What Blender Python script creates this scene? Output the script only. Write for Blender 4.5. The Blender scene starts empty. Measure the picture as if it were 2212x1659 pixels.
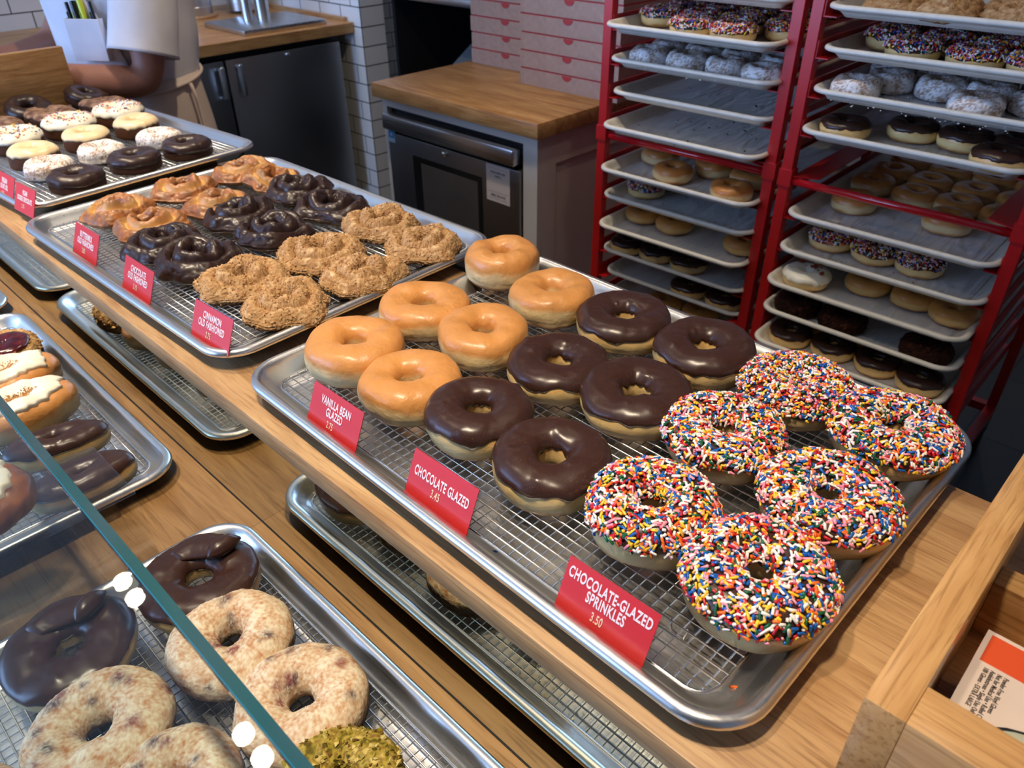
import bpy, bmesh, math, random
import numpy as np
from mathutils import Vector, Matrix, Euler

random.seed(7)
S = bpy.context.scene
COL = S.collection
PI = math.pi

# ------------------------------------------------------------------ noise
def _hash(ix, iy, iz, seed):
    h = (ix.astype(np.int64) * 374761393 + iy.astype(np.int64) * 668265263 + iz.astype(np.int64) * 2147483647 + seed * 1274126177) & 0xFFFFFFFF
    h = ((h ^ (h >> 13)) * 1274126177) & 0xFFFFFFFF
    h = ((h ^ (h >> 16)) * 2246822519) & 0xFFFFFFFF
    return h ^ (h >> 15)

def pnoise(P, seed=0):
    P = np.asarray(P, float)
    F = np.floor(P)
    f = P - F
    I = F.astype(np.int64)
    u = f * f * f * (f * (f * 6 - 15) + 10)
    out = np.zeros(P.shape[:-1])
    for dx in (0, 1):
        for dy in (0, 1):
            for dz in (0, 1):
                h = _hash(I[..., 0] + dx, I[..., 1] + dy, I[..., 2] + dz, seed)
                gx = ((h & 1023) / 511.5 - 1)
                gy = (((h >> 10) & 1023) / 511.5 - 1)
                gz = (((h >> 20) & 1023) / 511.5 - 1)
                dot = gx * (f[..., 0] - dx) + gy * (f[..., 1] - dy) + gz * (f[..., 2] - dz)
                wx = u[..., 0] if dx else 1 - u[..., 0]
                wy = u[..., 1] if dy else 1 - u[..., 1]
                wz = u[..., 2] if dz else 1 - u[..., 2]
                out += dot * wx * wy * wz
    return out

def fbm(P, octaves=3, seed=0, gain=.5):
    a, s, out = 1.0, 1.0, 0
    for o in range(octaves):
        out = out + a * pnoise(np.asarray(P) * s, seed + o * 17)
        s *= 2.03
        a *= gain
    return out

# ------------------------------------------------------------------ mesh building
class MB:
    def __init__(self):
        self.v, self.f = [], []
        self.n = 0
    def add(self, verts, faces):
        verts = np.asarray(verts, float).reshape(-1, 3)
        b = self.n
        self.v.append(verts)
        self.f.extend([tuple(i + b for i in q) for q in faces])
        self.n += len(verts)
        return self
    def box(self, x0, x1, y0, y1, z0, z1, bev=0.0):
        if bev <= 0:
            V = [(x, y, z) for z in (z0, z1) for y in (y0, y1) for x in (x0, x1)]
            F = [(0, 2, 3, 1), (4, 5, 7, 6), (0, 1, 5, 4), (2, 6, 7, 3), (0, 4, 6, 2), (1, 3, 7, 5)]
            return self.add(V, F)
        bm = bmesh.new()
        bmesh.ops.create_cube(bm, size=1)
        for v in bm.verts:
            v.co = Vector(((x0 + x1) / 2 + v.co.x * (x1 - x0), (y0 + y1) / 2 + v.co.y * (y1 - y0), (z0 + z1) / 2 + v.co.z * (z1 - z0)))
        bmesh.ops.bevel(bm, geom=bm.edges[:], offset=bev, segments=2, profile=.5, affect='EDGES')
        self.bm(bm)
        return self
    def bm(self, bm, M=None):
        bm.verts.index_update()
        V = [(M @ v.co if M else v.co)[:] for v in bm.verts]
        F = [[v.index for v in f.verts] for f in bm.faces]
        bm.free()
        return self.add(V, F)
    def tube(self, pts, r, n=8, closed=False, caps=True):
        pts = [Vector(p) for p in pts]
        m = len(pts)
        rr = r if hasattr(r, '__len__') else [r] * m
        V, F = [], []
        up = None
        for i, p in enumerate(pts):
            if closed:
                t = pts[(i + 1) % m] - pts[i - 1]
            else:
                t = pts[min(i + 1, m - 1)] - pts[max(i - 1, 0)]
            t.normalize()
            if up is None:
                up = Vector((0, 0, 1)) if abs(t.z) < .9 else Vector((1, 0, 0))
            a = t.cross(up)
            a.normalize()
            b = a.cross(t)
            up = b
            for k in range(n):
                th = 2 * PI * k / n
                V.append((p + (a * math.cos(th) + b * math.sin(th)) * rr[i])[:])
        segs = m if closed else m - 1
        for i in range(segs):
            j = (i + 1) % m
            for k in range(n):
                l = (k + 1) % n
                F.append((i * n + k, i * n + l, j * n + l, j * n + k))
        if caps and not closed:
            F.append(tuple(range(n))[::-1])
            F.append(tuple((m - 1) * n + k for k in range(n)))
        return self.add(V, F)
    def lathe(self, prof, n=32, M=None):
        V, F = [], []
        for (r, z) in prof:
            for k in range(n):
                a = 2 * PI * k / n
                V.append((r * math.cos(a), r * math.sin(a), z))
        for i in range(len(prof) - 1):
            for k in range(n):
                l = (k + 1) % n
                F.append((i * n + k, i * n + l, (i + 1) * n + l, (i + 1) * n + k))
        F.append(tuple(range(n))[::-1])
        F.append(tuple((len(prof) - 1) * n + k for k in range(n)))
        if M is not None:
            V = [(M @ Vector(v))[:] for v in V]
        return self.add(V, F)
    def prism(self, poly, z0, z1, M=None):
        n = len(poly)
        V = [(x, y, z0) for x, y in poly] + [(x, y, z1) for x, y in poly]
        F = [tuple(range(n))[::-1], tuple(range(n, 2 * n))] + [(i, (i + 1) % n, n + (i + 1) % n, n + i) for i in range(n)]
        if M is not None:
            V = [(M @ Vector(v))[:] for v in V]
        return self.add(V, F)
    def grid(self, G, cu=True, cv=False):
        nu, nv = G.shape[:2]
        F = []
        for i in range(nu if cu else nu - 1):
            j = (i + 1) % nu
            for k in range(nv if cv else nv - 1):
                l = (k + 1) % nv
                F.append((i * nv + k, j * nv + k, j * nv + l, i * nv + l))
        return self.add(G.reshape(-1, 3), F)
    def mesh(self, name, mat=None, smooth=False):
        me = bpy.data.meshes.new(name)
        V = np.concatenate(self.v) if self.v else np.zeros((0, 3))
        me.from_pydata(V.tolist(), [], self.f)
        if mat:
            me.materials.append(mat)
        if smooth is True:
            me.polygons.foreach_set('use_smooth', [True] * len(me.polygons))
        me.update()
        return me

def obj(name, data, parent=None, loc=None, rot=None, scale=None):
    o = bpy.data.objects.new(name, data)
    COL.objects.link(o)
    if parent:
        o.parent = parent
    if loc is not None:
        o.location = loc
    if rot is not None:
        o.rotation_euler = rot
    if scale is not None:
        o.scale = scale
    return o

def part(name, mb, mat, parent=None, smooth=False, loc=None, rot=None):
    me = mb.mesh(name, mat, smooth is True)
    o = obj(name, me, parent, loc, rot)
    if smooth == 'auto':
        me.polygons.foreach_set('use_smooth', [True] * len(me.polygons))
        try:
            me.set_sharp_from_angle(angle=math.radians(35))
        except Exception:
            pass
    return o

def tag(o, label, cat, group=None, kind=None):
    o['label'] = label
    o['category'] = cat
    if group:
        o['group'] = group
    if kind:
        o['kind'] = kind
    return o

def thing(name, label, cat, loc=(0, 0, 0), rz=0, group=None, rot=None):
    o = bpy.data.objects.new(name, None)
    COL.objects.link(o)
    o.empty_display_size = .05
    o.location = loc
    o.rotation_euler = rot if rot is not None else (0, 0, rz)
    return tag(o, label, cat, group)

def structure(name, mb, mat, smooth=False):
    o = part(name, mb, mat, None, smooth)
    o['kind'] = 'structure'
    return o

def copy_tree(o, parent=None):
    c = o.copy()
    COL.objects.link(c)
    if parent:
        c.parent = parent
    for ch in list(o.children):
        copy_tree(ch, c)
    return c

def set_col(me, cols, name='Col'):
    """colour attribute per vertex (pigment, plus a lift on dough sides for missing side light)"""
    a = me.color_attributes.new(name, 'FLOAT_COLOR', 'POINT')
    c = np.ones((len(me.vertices), 4))
    c[:, :3] = cols
    a.data.foreach_set('color', c.ravel())
    return a

def set_f(me, vals, name):
    a = me.attributes.new(name, 'FLOAT', 'POINT')
    a.data.foreach_set('value', np.asarray(vals, float).ravel())

# ------------------------------------------------------------------ materials
def srgb(r, g, b):
    def c(x):
        x /= 255
        return x / 12.92 if x <= .04045 else ((x + .055) / 1.055) ** 2.4
    return (c(r), c(g), c(b), 1)

class NT:
    def __init__(self, name):
        self.m = bpy.data.materials.new(name)
        self.m.use_nodes = True
        self.t = self.m.node_tree
        self.t.nodes.clear()
        self.out = self.n('ShaderNodeOutputMaterial')
    def n(self, typ, **kw):
        nd = self.t.nodes.new(typ)
        for k, v in kw.items():
            if k.startswith('i_'):
                nd.inputs[k[2:].replace('_', ' ')].default_value = v
            else:
                setattr(nd, k, v)
        return nd
    def l(self, a, b):
        self.t.links.new(a, b)
    def coord(self, kind='Object', scale=(1, 1, 1), rot=(0, 0, 0), loc=(0, 0, 0)):
        tc = self.n('ShaderNodeTexCoord')
        mp = self.n('ShaderNodeMapping')
        mp.inputs['Scale'].default_value = scale
        mp.inputs['Rotation'].default_value = rot
        mp.inputs['Location'].default_value = loc
        self.l(tc.outputs[kind], mp.inputs['Vector'])
        return mp.outputs[0]
    def noise(self, vec, scale=5, detail=3, rough=.5, dist=0):
        nd = self.n('ShaderNodeTexNoise')
        nd.inputs['Scale'].default_value = scale
        nd.inputs['Detail'].default_value = detail
        nd.inputs['Roughness'].default_value = rough
        nd.inputs['Distortion'].default_value = dist
        self.l(vec, nd.inputs['Vector'])
        return nd.outputs['Fac']
    def ramp(self, fac, stops, interp='LINEAR'):
        nd = self.n('ShaderNodeValToRGB')
        nd.color_ramp.interpolation = interp
        e = nd.color_ramp.elements
        while len(e) < len(stops):
            e.new(.5)
        for el, (p, c) in zip(e, stops):
            el.position = p
            el.color = c if len(c) == 4 else (*c, 1)
        self.l(fac, nd.inputs[0])
        return nd.outputs[0]
    def mix(self, fac, a, b, mode='MIX'):
        nd = self.n('ShaderNodeMix', data_type='RGBA', blend_type=mode)
        for s, v in ((0, fac), (6, a), (7, b)):
            if hasattr(v, 'is_linked') or hasattr(v, 'links'):
                self.l(v, nd.inputs[s])
            else:
                nd.inputs[s].default_value = v
        return nd.outputs[2]
    def math(self, op, a, b=0.0):
        nd = self.n('ShaderNodeMath', operation=op)
        for s, v in ((0, a), (1, b)):
            if hasattr(v, 'links'):
                self.l(v, nd.inputs[s])
            else:
                nd.inputs[s].default_value = v
        return nd.outputs[0]
    def bump(self, h, strength=.3, dist=.002):
        nd = self.n('ShaderNodeBump')
        nd.inputs['Strength'].default_value = strength
        nd.inputs['Distance'].default_value = dist
        self.l(h, nd.inputs['Height'])
        return nd.outputs[0]
    def pbsdf(self, color, rough=.5, metal=0.0, normal=None, **kw):
        p = self.n('ShaderNodeBsdfPrincipled')
        for k, v in (('Base Color', color), ('Roughness', rough), ('Metallic', metal)):
            if hasattr(v, 'links'):
                self.l(v, p.inputs[k])
            else:
                p.inputs[k].default_value = v
        if normal is not None:
            self.l(normal, p.inputs['Normal'])
        for k, v in kw.items():
            p.inputs[k.replace('_', ' ')].default_value = v
        self.l(p.outputs[0], self.out.inputs[0])
        return self.m
    def attr(self, name):
        nd = self.n('ShaderNodeAttribute')
        nd.attribute_name = name
        return nd

def plain(name, c, rough=.5, metal=0.0, **kw):
    t = NT(name)
    return t.pbsdf(c, rough, metal, **kw)

def speckled(name, c1, c2, scale=60, rough=.5, metal=0., bump=0., bscale=None, **kw):
    t = NT(name)
    v = t.coord()
    f = t.noise(v, scale, 4)
    col = t.ramp(f, [(.35, c1), (.65, c2)])
    nrm = None
    if bump:
        nrm = t.bump(t.noise(v, bscale or scale, 4), bump, .001)
    return t.pbsdf(col, rough, metal, nrm, **kw)

def wood(name, light, dark, axis='X', scale=1.0, rough=.42, planks=None, ring=1.0):
    """oak: long grain along `axis`; planks=(length,width) draws glued staves"""
    t = NT(name)
    st = {'X': (1.2, 9, 9), 'Y': (9, 1.2, 9), 'Z': (9, 9, 1.2)}[axis]
    v = t.coord('Object', tuple(s * scale for s in st))
    n1 = t.noise(v, 3.0, 4, .55, 1.6 * ring)
    base = t.ramp(n1, [(.30, dark), (.50, tuple((a * .5 + b * .5) for a, b in zip(light, dark))), (.68, light)])
    st2 = {'X': (9, 190, 190), 'Y': (190, 9, 190), 'Z': (190, 190, 9)}[axis]
    v2 = t.coord('Object', tuple(s * scale for s in st2))
    n2 = t.noise(v2, 1.6, 3, .6, .6)
    fine = t.ramp(n2, [(.30, (.50, .43, .36, 1)), (.50, (1, 1, 1, 1))])
    col = t.mix(.75, base, fine, 'MULTIPLY')
    st3 = {'X': (.9, 14, 14), 'Y': (14, .9, 14), 'Z': (14, 14, .9)}[axis]
    v3 = t.coord('Object', tuple(s * scale for s in st3))
    wv = t.n('ShaderNodeTexWave', wave_type='RINGS', rings_direction={'X': 'X', 'Y': 'Y', 'Z': 'Z'}[axis])
    wv.inputs['Scale'].default_value = 1.3
    wv.inputs['Distortion'].default_value = 5
    wv.inputs['Detail'].default_value = 2
    wv.inputs['Detail Scale'].default_value = .7
    t.l(v3, wv.inputs['Vector'])
    rg = t.ramp(wv.outputs['Fac'], [(.0, (.82, .78, .72, 1)), (.35, (1, 1, 1, 1))])
    col = t.mix(.30, col, rg, 'MULTIPLY')
    if planks:
        br = t.n('ShaderNodeTexBrick')
        br.inputs['Scale'].default_value = 1
        br.inputs['Brick Width'].default_value = planks[0]
        br.inputs['Row Height'].default_value = planks[1]
        br.inputs['Mortar Size'].default_value = .0006
        br.inputs['Color1'].default_value = (1, 1, 1, 1)
        br.inputs['Color2'].default_value = (.74, .70, .64, 1)
        br.inputs['Mortar'].default_value = (.55, .47, .38, 1)
        br.inputs['Bias'].default_value = -.1
        t.l(t.coord('Object', rot=(0, 0, PI / 2) if axis == 'Y' else (0, 0, 0)), br.inputs['Vector'])
        col = t.mix(.9, col, br.outputs['Color'], 'MULTIPLY')
    nrm = t.bump(n2, .12, .0006)
    return t.pbsdf(col, rough, 0, nrm)

def tile_mat(name, u='Y', c=(.82, .81, .78, 1), bw=.176, rh=.088, offset=.5, grout=(.05, .05, .055, 1)):
    t = NT(name)
    tc = t.n('ShaderNodeTexCoord')
    sp = t.n('ShaderNodeSeparateXYZ')
    cb = t.n('ShaderNodeCombineXYZ')
    t.l(tc.outputs['Object'], sp.inputs[0])
    t.l(sp.outputs[u], cb.inputs['X'])
    t.l(sp.outputs['Z'], cb.inputs['Y'])
    br = t.n('ShaderNodeTexBrick')
    br.offset = offset
    br.inputs['Scale'].default_value = 1
    br.inputs['Brick Width'].default_value = bw
    br.inputs['Row Height'].default_value = rh
    br.inputs['Mortar Size'].default_value = .0028
    br.inputs['Mortar Smooth'].default_value = .1
    br.inputs['Color1'].default_value = c
    br.inputs['Color2'].default_value = tuple(x * .94 for x in c[:3]) + (1,)
    br.inputs['Mortar'].default_value = grout
    t.l(cb.outputs[0], br.inputs['Vector'])
    rg = t.ramp(br.outputs['Fac'], [(0, (.12, .12, .12, 1)), (1, (.8, .8, .8, 1))])
    inv = t.math('SUBTRACT', 1.0, br.outputs['Fac'])
    nrm = t.bump(inv, .5, .0015)
    return t.pbsdf(br.outputs['Color'], rg, 0, nrm)

def brushed(name, c, rough=.3, axis='X', amt=.12, var=.08):
    t = NT(name)
    st = {'X': (3, 300, 300), 'Y': (300, 3, 300), 'Z': (300, 300, 3)}[axis]
    n = t.noise(t.coord('Object', st), 1, 2)
    rg = t.ramp(n, [(0.2, (rough - var,) * 3), (.8, (rough + var,) * 3)])
    nrm = t.bump(n, amt, .0003)
    return t.pbsdf(c, rg, 1.0, nrm)

def thin_clear(name, tint=(.95, .98, .97, 1), ior=1.45, rough=.0):
    """clear sheet: fresnel reflection over straight-through transmission"""
    t = NT(name)
    tr = t.n('ShaderNodeBsdfTransparent')
    tr.inputs[0].default_value = tint
    gl = t.n('ShaderNodeBsdfGlossy')
    gl.inputs['Roughness'].default_value = rough
    gl.inputs['Color'].default_value = (1, 1, 1, 1)
    fr = t.n('ShaderNodeFresnel')
    gm = t.n('ShaderNodeNewGeometry')
    t.l(t.math('ADD', t.math('MULTIPLY', gm.outputs['Backfacing'], 1 / ior - ior), ior), fr.inputs['IOR'])
    mx = t.n('ShaderNodeMixShader')
    t.l(fr.outputs[0], mx.inputs[0])
    t.l(tr.outputs[0], mx.inputs[1])
    t.l(gl.outputs[0], mx.inputs[2])
    t.l(mx.outputs[0], t.out.inputs[0])
    return t.m

def emit(name, c, s):
    t = NT(name)
    e = t.n('ShaderNodeEmission')
    e.inputs[0].default_value = c
    e.inputs[1].default_value = s
    t.l(e.outputs[0], t.out.inputs[0])
    return t.m

def attr_col(name, rough=.45, bump=0., bscale=300, spec=.5, bdist=.0008, **kw):
    t = NT(name)
    a = t.attr('Col')
    nrm = t.bump(t.noise(t.coord(), bscale, 3), bump, bdist) if bump else None
    return t.pbsdf(a.outputs['Color'], rough, 0, nrm, Specular_IOR_Level=spec, **kw)

WHITE = (.85, .85, .85, 1)
# ------------------------------------------------------------------ doughnut geometry
def spow(c, e):
    return np.sign(c) * np.abs(c) ** e

class Ring:
    """a ring doughnut surface pos(u, v): u runs round the ring, v round its section (0 = outside, pi/2 = top)"""
    def __init__(s, R=.056, r=.012, H=.042, seed=0, e=.88, wob=.035, lump=.0016, lscale=28, seam=.05, oval=0.0, kind='yeast', crk=.0026):
        s.crk = crk
        s.R, s.r, s.H, s.seed, s.e, s.wob, s.lump, s.ls, s.seam, s.oval, s.kind = R, r, H, seed, e, wob, lump, lscale, seam, oval, kind
    def un(s, u, k, f=1.2):
        c = np.stack([np.cos(u) * f, np.sin(u) * f, np.full_like(u, 3.7 * k + s.seed * 1.31)], -1)
        return pnoise(c, 5 + k)
    def pos(s, u, v):
        R = s.R * (1 + s.wob * 1.6 * s.un(u, 1))
        r = s.r * (1 + s.wob * 5 * s.un(u, 2))
        H = s.H * (1 + s.wob * 2.2 * s.un(u, 3))
        Rc, a, b = (R + r) / 2, (R - r) / 2, H / 2
        cv, sv = np.cos(v), np.sin(v)
        if s.seam:
            vv = (v + PI) % (2 * PI) - PI
            a = a * (1 - s.seam * np.exp(-((vv + .32) / .16) ** 2))
        x = Rc + a * spow(cv, s.e)
        z = b + b * spow(sv, np.where(sv > 0, s.e * .98, s.e * .82))
        if s.kind == 'old':
            # old-fashioned: a raised crown round the hole, a crack, and a splayed petal skirt
            t = (x - r) / (R - r)
            lob = s.un(u, 7, 1.0)
            pet = s.un(u, 8, 1.7)
            wv = .07 * s.un(u, 9, 1.5)
            tt = np.clip(t + wv * np.sin(np.clip(t, 0, 1) * PI), 0, 1)
            prof = np.interp(tt, [0, .08, .20, .30, .40, .47, .53, .60, .70, .82, .92, 1.0], [.62, .90, 1.12, 1.16, 1.02, .70, .60, .80, .92, .80, .58, .40])
            zt = s.H * (prof * (1 + .45 * lob) + .10 * lob + .25 * pet * np.clip(tt - .5, 0, 1))
            eq = s.H * .40
            z = np.where(sv > 0, eq + (zt - eq) * np.clip(sv * 2.2, 0, 1), eq * (1 + spow(sv, .8)))
            x = x + np.clip(t - .45, 0, 1) * (.030 * pet + .018 * lob)
        if s.kind == 'cake':
            vv = (v + PI) % (2 * PI) - PI
            x = x + .0035 * np.exp(-((vv + .75) / .4) ** 2)
        ox = 1 + s.oval
        P = np.stack([x * np.cos(u) * ox, x * np.sin(u), z], -1)
        if s.lump:
            d = fbm(P * s.ls + s.seed * 7.7, 3, s.seed)
            n = np.stack([np.cos(u) * cv, np.sin(u) * cv, sv], -1)
            P = P + n * (d * s.lump)[..., None]
            if s.kind == 'old':
                P = P + n * (fbm(P * 150 + s.seed, 2, 31) * .0011)[..., None]
                rd = 1 - np.abs(pnoise(P * 70 + 3.1 * s.seed, s.seed + 3)) * 2.6
                P = P - n * (np.clip(rd, 0, 1) ** 3 * s.crk)[..., None] * np.clip(sv + .3, 0, 1)[..., None]
        P[..., 2] = np.maximum(P[..., 2], 0)
        return P
    def grid(s, nu=112, nv=56):
        u = np.linspace(0, 2 * PI, nu, endpoint=False)
        v = np.linspace(-PI, PI, nv, endpoint=False)
        U, V = np.meshgrid(u, v, indexing='ij')
        return U, V, s.pos(U, V)
    def normal(s, U, V, h=.012):
        du = s.pos(U + h, V) - s.pos(U - h, V)
        dv = s.pos(U, V + h) - s.pos(U, V - h)
        n = np.cross(du, dv)
        return n / (np.linalg.norm(n, axis=-1, keepdims=True) + 1e-12)

def lerp(a, b, t):
    return np.asarray(a) * (1 - t[..., None]) + np.asarray(b) * t[..., None]

def sstep(a, b, x):
    t = np.clip((x - a) / (b - a), 0, 1)
    return t * t * (3 - 2 * t)

def c3(r, g, b):
    return np.array(srgb(r, g, b)[:3])

M_DOUGH = attr_col('fried_dough', .36, .30, 200, .5, .0015, Coat_Weight=.12, Coat_Roughness=.25)
M_GLAZED = attr_col('sugar_glazed_dough', .38, .45, 170, .45, .0018, Coat_Weight=.22, Coat_Roughness=.24)
M_CAKE = attr_col('cake_dough', .75, .6, 420, .3)
M_CHOC = NT('chocolate_glaze')
_t = M_CHOC
_v = _t.coord()
_b = _t.bump(_t.noise(_v, 130, 2), .10, .0007)
_c = _t.ramp(_t.noise(_v, 900, 2), [(.28, srgb(110, 66, 44)), (.36, srgb(60, 37, 29)), (.7, srgb(53, 33, 27))])
M_CHOC = _t.pbsdf(_c, .30, 0, _b, Specular_IOR_Level=.5)
M_DARKCHOC = speckled('dark_chocolate_glaze', srgb(40, 25, 21), srgb(56, 36, 29), 120, .34, 0, .12, 160)
M_SPRINK = attr_col('sugar_sprinkles', .28, 0, 100, .5)
M_POWDER = attr_col('powdered_sugar_coat', .9, .55, 480, .15)
M_CRUMB = attr_col('cinnamon_crumb', .85, .9, 700, .2)
M_ICING = speckled('white_icing', srgb(248, 240, 218), srgb(252, 247, 232), 30, .32, 0, .05, 90, Subsurface_Weight=.15, Subsurface_Radius=(.01, .008, .005))
M_BEIGE = speckled('vanilla_icing', srgb(231, 205, 160), srgb(238, 215, 173), 40, .28, 0, .04, 120)
M_CHOCCRUMB = attr_col('mottled_chocolate_glaze', .6, .6, 260, .3)
M_JAM = speckled('berry_jam', srgb(58, 14, 24), srgb(95, 25, 32), 90, .16, 0, .35, 150)
M_PIST = attr_col('pistachio_crumb', .8, .8, 500, .2)

PAL = [(c3(244, 238, 228), .27), (c3(244, 196, 48), .15), (c3(20, 92, 176), .16), (c3(244, 150, 168), .13), (c3(243, 112, 32), .11), (c3(18, 92, 58), .09), (c3(190, 28, 40), .12)]
PAL_C = np.array([p[0] for p in PAL])
PAL_P = np.array([p[1] for p in PAL]) / sum(p[1] for p in PAL)

def ring_mesh(name, g, mat, colfn, nu=112, nv=56):
    U, V, P = g.grid(nu, nv)
    me = MB().grid(P, True, True).mesh(name, mat, True)
    if colfn is not None:
        set_col(me, colfn(U, V, P, g).reshape(-1, 3))
    return me

def col_yeast(top, band, low, band_hi=.05, band_w=.22):
    def fn(U, V, P, g):
        n = fbm(P * 22 + g.seed, 3, 4)
        n2 = fbm(P * 90 + g.seed, 2, 9)
        vv = (V + PI) % (2 * PI) - PI
        outer = np.abs(vv) < PI / 2
        cpos = np.where(outer, vv, np.sign(vv) * (PI - np.abs(vv)))
        b = cpos + .35 * n
        c = lerp(low, band, sstep(-.62, -.36, b))
        c = lerp(band, top, sstep(-.02, .30, b)) * (b > -.2)[..., None] + c * (b <= -.2)[..., None]
        return np.clip(c * (1 + .16 * n + .06 * n2)[..., None], 0, 1)
    return fn

COL_GLAZED = col_yeast(c3(208, 144, 78), c3(244, 216, 160), c3(204, 142, 74))  # pale band is dough; band and base lightened further in place of side light
COL_YEAST = col_yeast(c3(222, 174, 104), c3(244, 212, 146), c3(204, 146, 74))
COL_PLAIN = col_yeast(c3(196, 140, 72), c3(226, 190, 122), c3(184, 122, 58))

def cap(name, g, mat, t=.0022, vo=.05, wav=.26, vi=3.5, nu=128, nv=30, seed=1, drip=.0, bub=12, lump=.0012):
    """icing laid over the top of ring g, with a wavy edge on the outside and running into the hole"""
    u = np.linspace(0, 2 * PI, nu, endpoint=False)
    edge = vo + wav * (1.3 * g.un(u, 11 + seed, 2.2) + .5 * g.un(u, 12 + seed, 6)) - drip * np.clip(g.un(u, 13 + seed, 5), 0, 1)
    inn = vi + .25 * g.un(u, 14 + seed, 2.5)
    s_ = np.linspace(0, 1, nv)
    U = np.repeat(u[:, None], nv, 1)
    V = edge[:, None] * (1 - s_) + inn[:, None] * s_
    P = g.pos(U, V)
    N = g.normal(U, V)
    th = t * np.clip(1 - np.abs(2 * s_ - 1) ** 9, 0, 1) ** .5
    off = np.repeat(th[None], nu, 0)
    off = off + (off > t * .3) * lump * fbm(P * 45 + seed * 3.3, 2, seed + 21)
    rs = np.random.RandomState(seed + 300)
    for k in range(bub):
        c = P[rs.randint(nu), rs.randint(5, nv - 8)]
        d = np.linalg.norm(P - c, axis=-1)
        off = off + rs.uniform(.0006, .0018) * np.exp(-(d / rs.uniform(.002, .0045)) ** 2)
    off[:, 0] = -.0012
    off[:, -1] = -.0012
    Q = P + N * off[..., None]
    return MB().grid(Q, True, False).mesh(name, mat, True), (U, V, Q, N)

def capsule_batch(C, D, L, r, k=5):
    """many little sugar rods in one mesh: centres C, axes D, lengths L"""
    n = len(C)
    up = np.where(np.abs(D[:, 2:3]) < .9, np.array([[0, 0, 1.]]), np.array([[1., 0, 0]]))
    A = np.cross(D, up); A /= np.linalg.norm(A, axis=1, keepdims=True)
    B = np.cross(A, D)
    rings = [(-.5, .0, 1), (-.47, .62, k), (-.40, 1.0, k), (.40, 1.0, k), (.47, .62, k), (.5, .0, 1)]
    V = []
    for (t, rr, m) in rings:
        for j in range(m):
            th = 2 * PI * j / k
            V.append(C + D * (t * L)[:, None] + (A * math.cos(th) + B * math.sin(th)) * (rr * r)[:, None])
    V = np.stack(V, 1)
    m = V.shape[1]
    F0 = []
    for j in range(k):
        F0.append((0, 1 + (j + 1) % k, 1 + j))
        for q in range(3):
            b = 1 + q * k
            F0.append((b + j, b + (j + 1) % k, b + k + (j + 1) % k, b + k + j))
        F0.append((1 + 3 * k + j, 1 + 3 * k + (j + 1) % k, m - 1))
    F = [tuple(i + q * m for i in f) for q in range(n) for f in F0]
    return V.reshape(-1, 3), F, m

def sprinkle_mesh(name, capdata, n, seed, length=(.0055, .0095), r=.00118, lo=.02, hi=.93, bare=.0):
    U, V, Q, N = capdata
    rs = np.random.RandomState(seed)
    nu, nv = U.shape
    w = np.linalg.norm(np.cross(np.roll(Q, -1, 0) - Q, np.roll(Q, -1, 1) - Q), axis=-1)
    w[:, -1] = 0
    sidx = np.linspace(0, 1, nv)
    w *= ((sidx >= lo) & (sidx <= hi))[None]
    if bare:
        w = w * (fbm(Q * 30 + seed, 2, seed) > -.25 + bare)
    w = w.ravel() / w.sum()
    pick = rs.choice(nu * nv, n, p=w)
    i, j = pick // nv, pick % nv
    fu, fv = rs.rand(n), rs.rand(n)
    i2, j2 = (i + 1) % nu, np.minimum(j + 1, nv - 1)
    C = (Q[i, j] * ((1 - fu) * (1 - fv))[:, None] + Q[i2, j] * (fu * (1 - fv))[:, None] + Q[i, j2] * ((1 - fu) * fv)[:, None] + Q[i2, j2] * (fu * fv)[:, None])
    Nn = N[i, j]
    T = np.cross(Nn, rs.normal(size=(n, 3)))
    T /= np.linalg.norm(T, axis=1, keepdims=True)
    D = T + Nn * rs.normal(0, .22, (n, 1))
    D /= np.linalg.norm(D, axis=1, keepdims=True)
    L = rs.uniform(length[0], length[1], n)
    L[rs.rand(n) < .25] *= .5
    rad = r * rs.uniform(.85, 1.15, n)
    C = C + Nn * (r * rs.uniform(.5, 2.1, n))[:, None]
    Vv, F, m = capsule_batch(C, D, L, rad)
    me = MB().add(Vv, F).mesh(name, M_SPRINK, True)
    ci = rs.choice(len(PAL), n, p=PAL_P)
    set_col(me, np.repeat(PAL_C[ci], m, 0))
    return me

# --------- cached shapes: dictionary kind -> list of part lists [(part name, mesh, extra props)]
def shape_glazed(seed, R=.056, H=.043, nu=112, nv=56, oval=0, col=None, kind='yeast'):
    g = Ring(R, R * .23, H, seed, oval=oval, e=.78, wob=.05, lump=.0028, lscale=24)
    return [('dough', ring_mesh('dough', g, M_GLAZED, col or COL_GLAZED, nu, nv), None)]

def shape_choc(seed, R=.057, H=.041, nu=112, nv=56, t=.0022, n=128):
    g = Ring(R, R * .245, H, seed, e=.84, wob=.045, lump=.0022, lscale=24)
    d = ring_mesh('dough', g, M_DOUGH, COL_YEAST, nu, nv)
    cm, _ = cap('chocolate_glaze', g, M_CHOC, t, .22, .30, 2.95, n, 32 if n > 100 else 16, seed, .12)
    return [('dough', d, None), ('chocolate_glaze', cm, None)]

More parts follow.
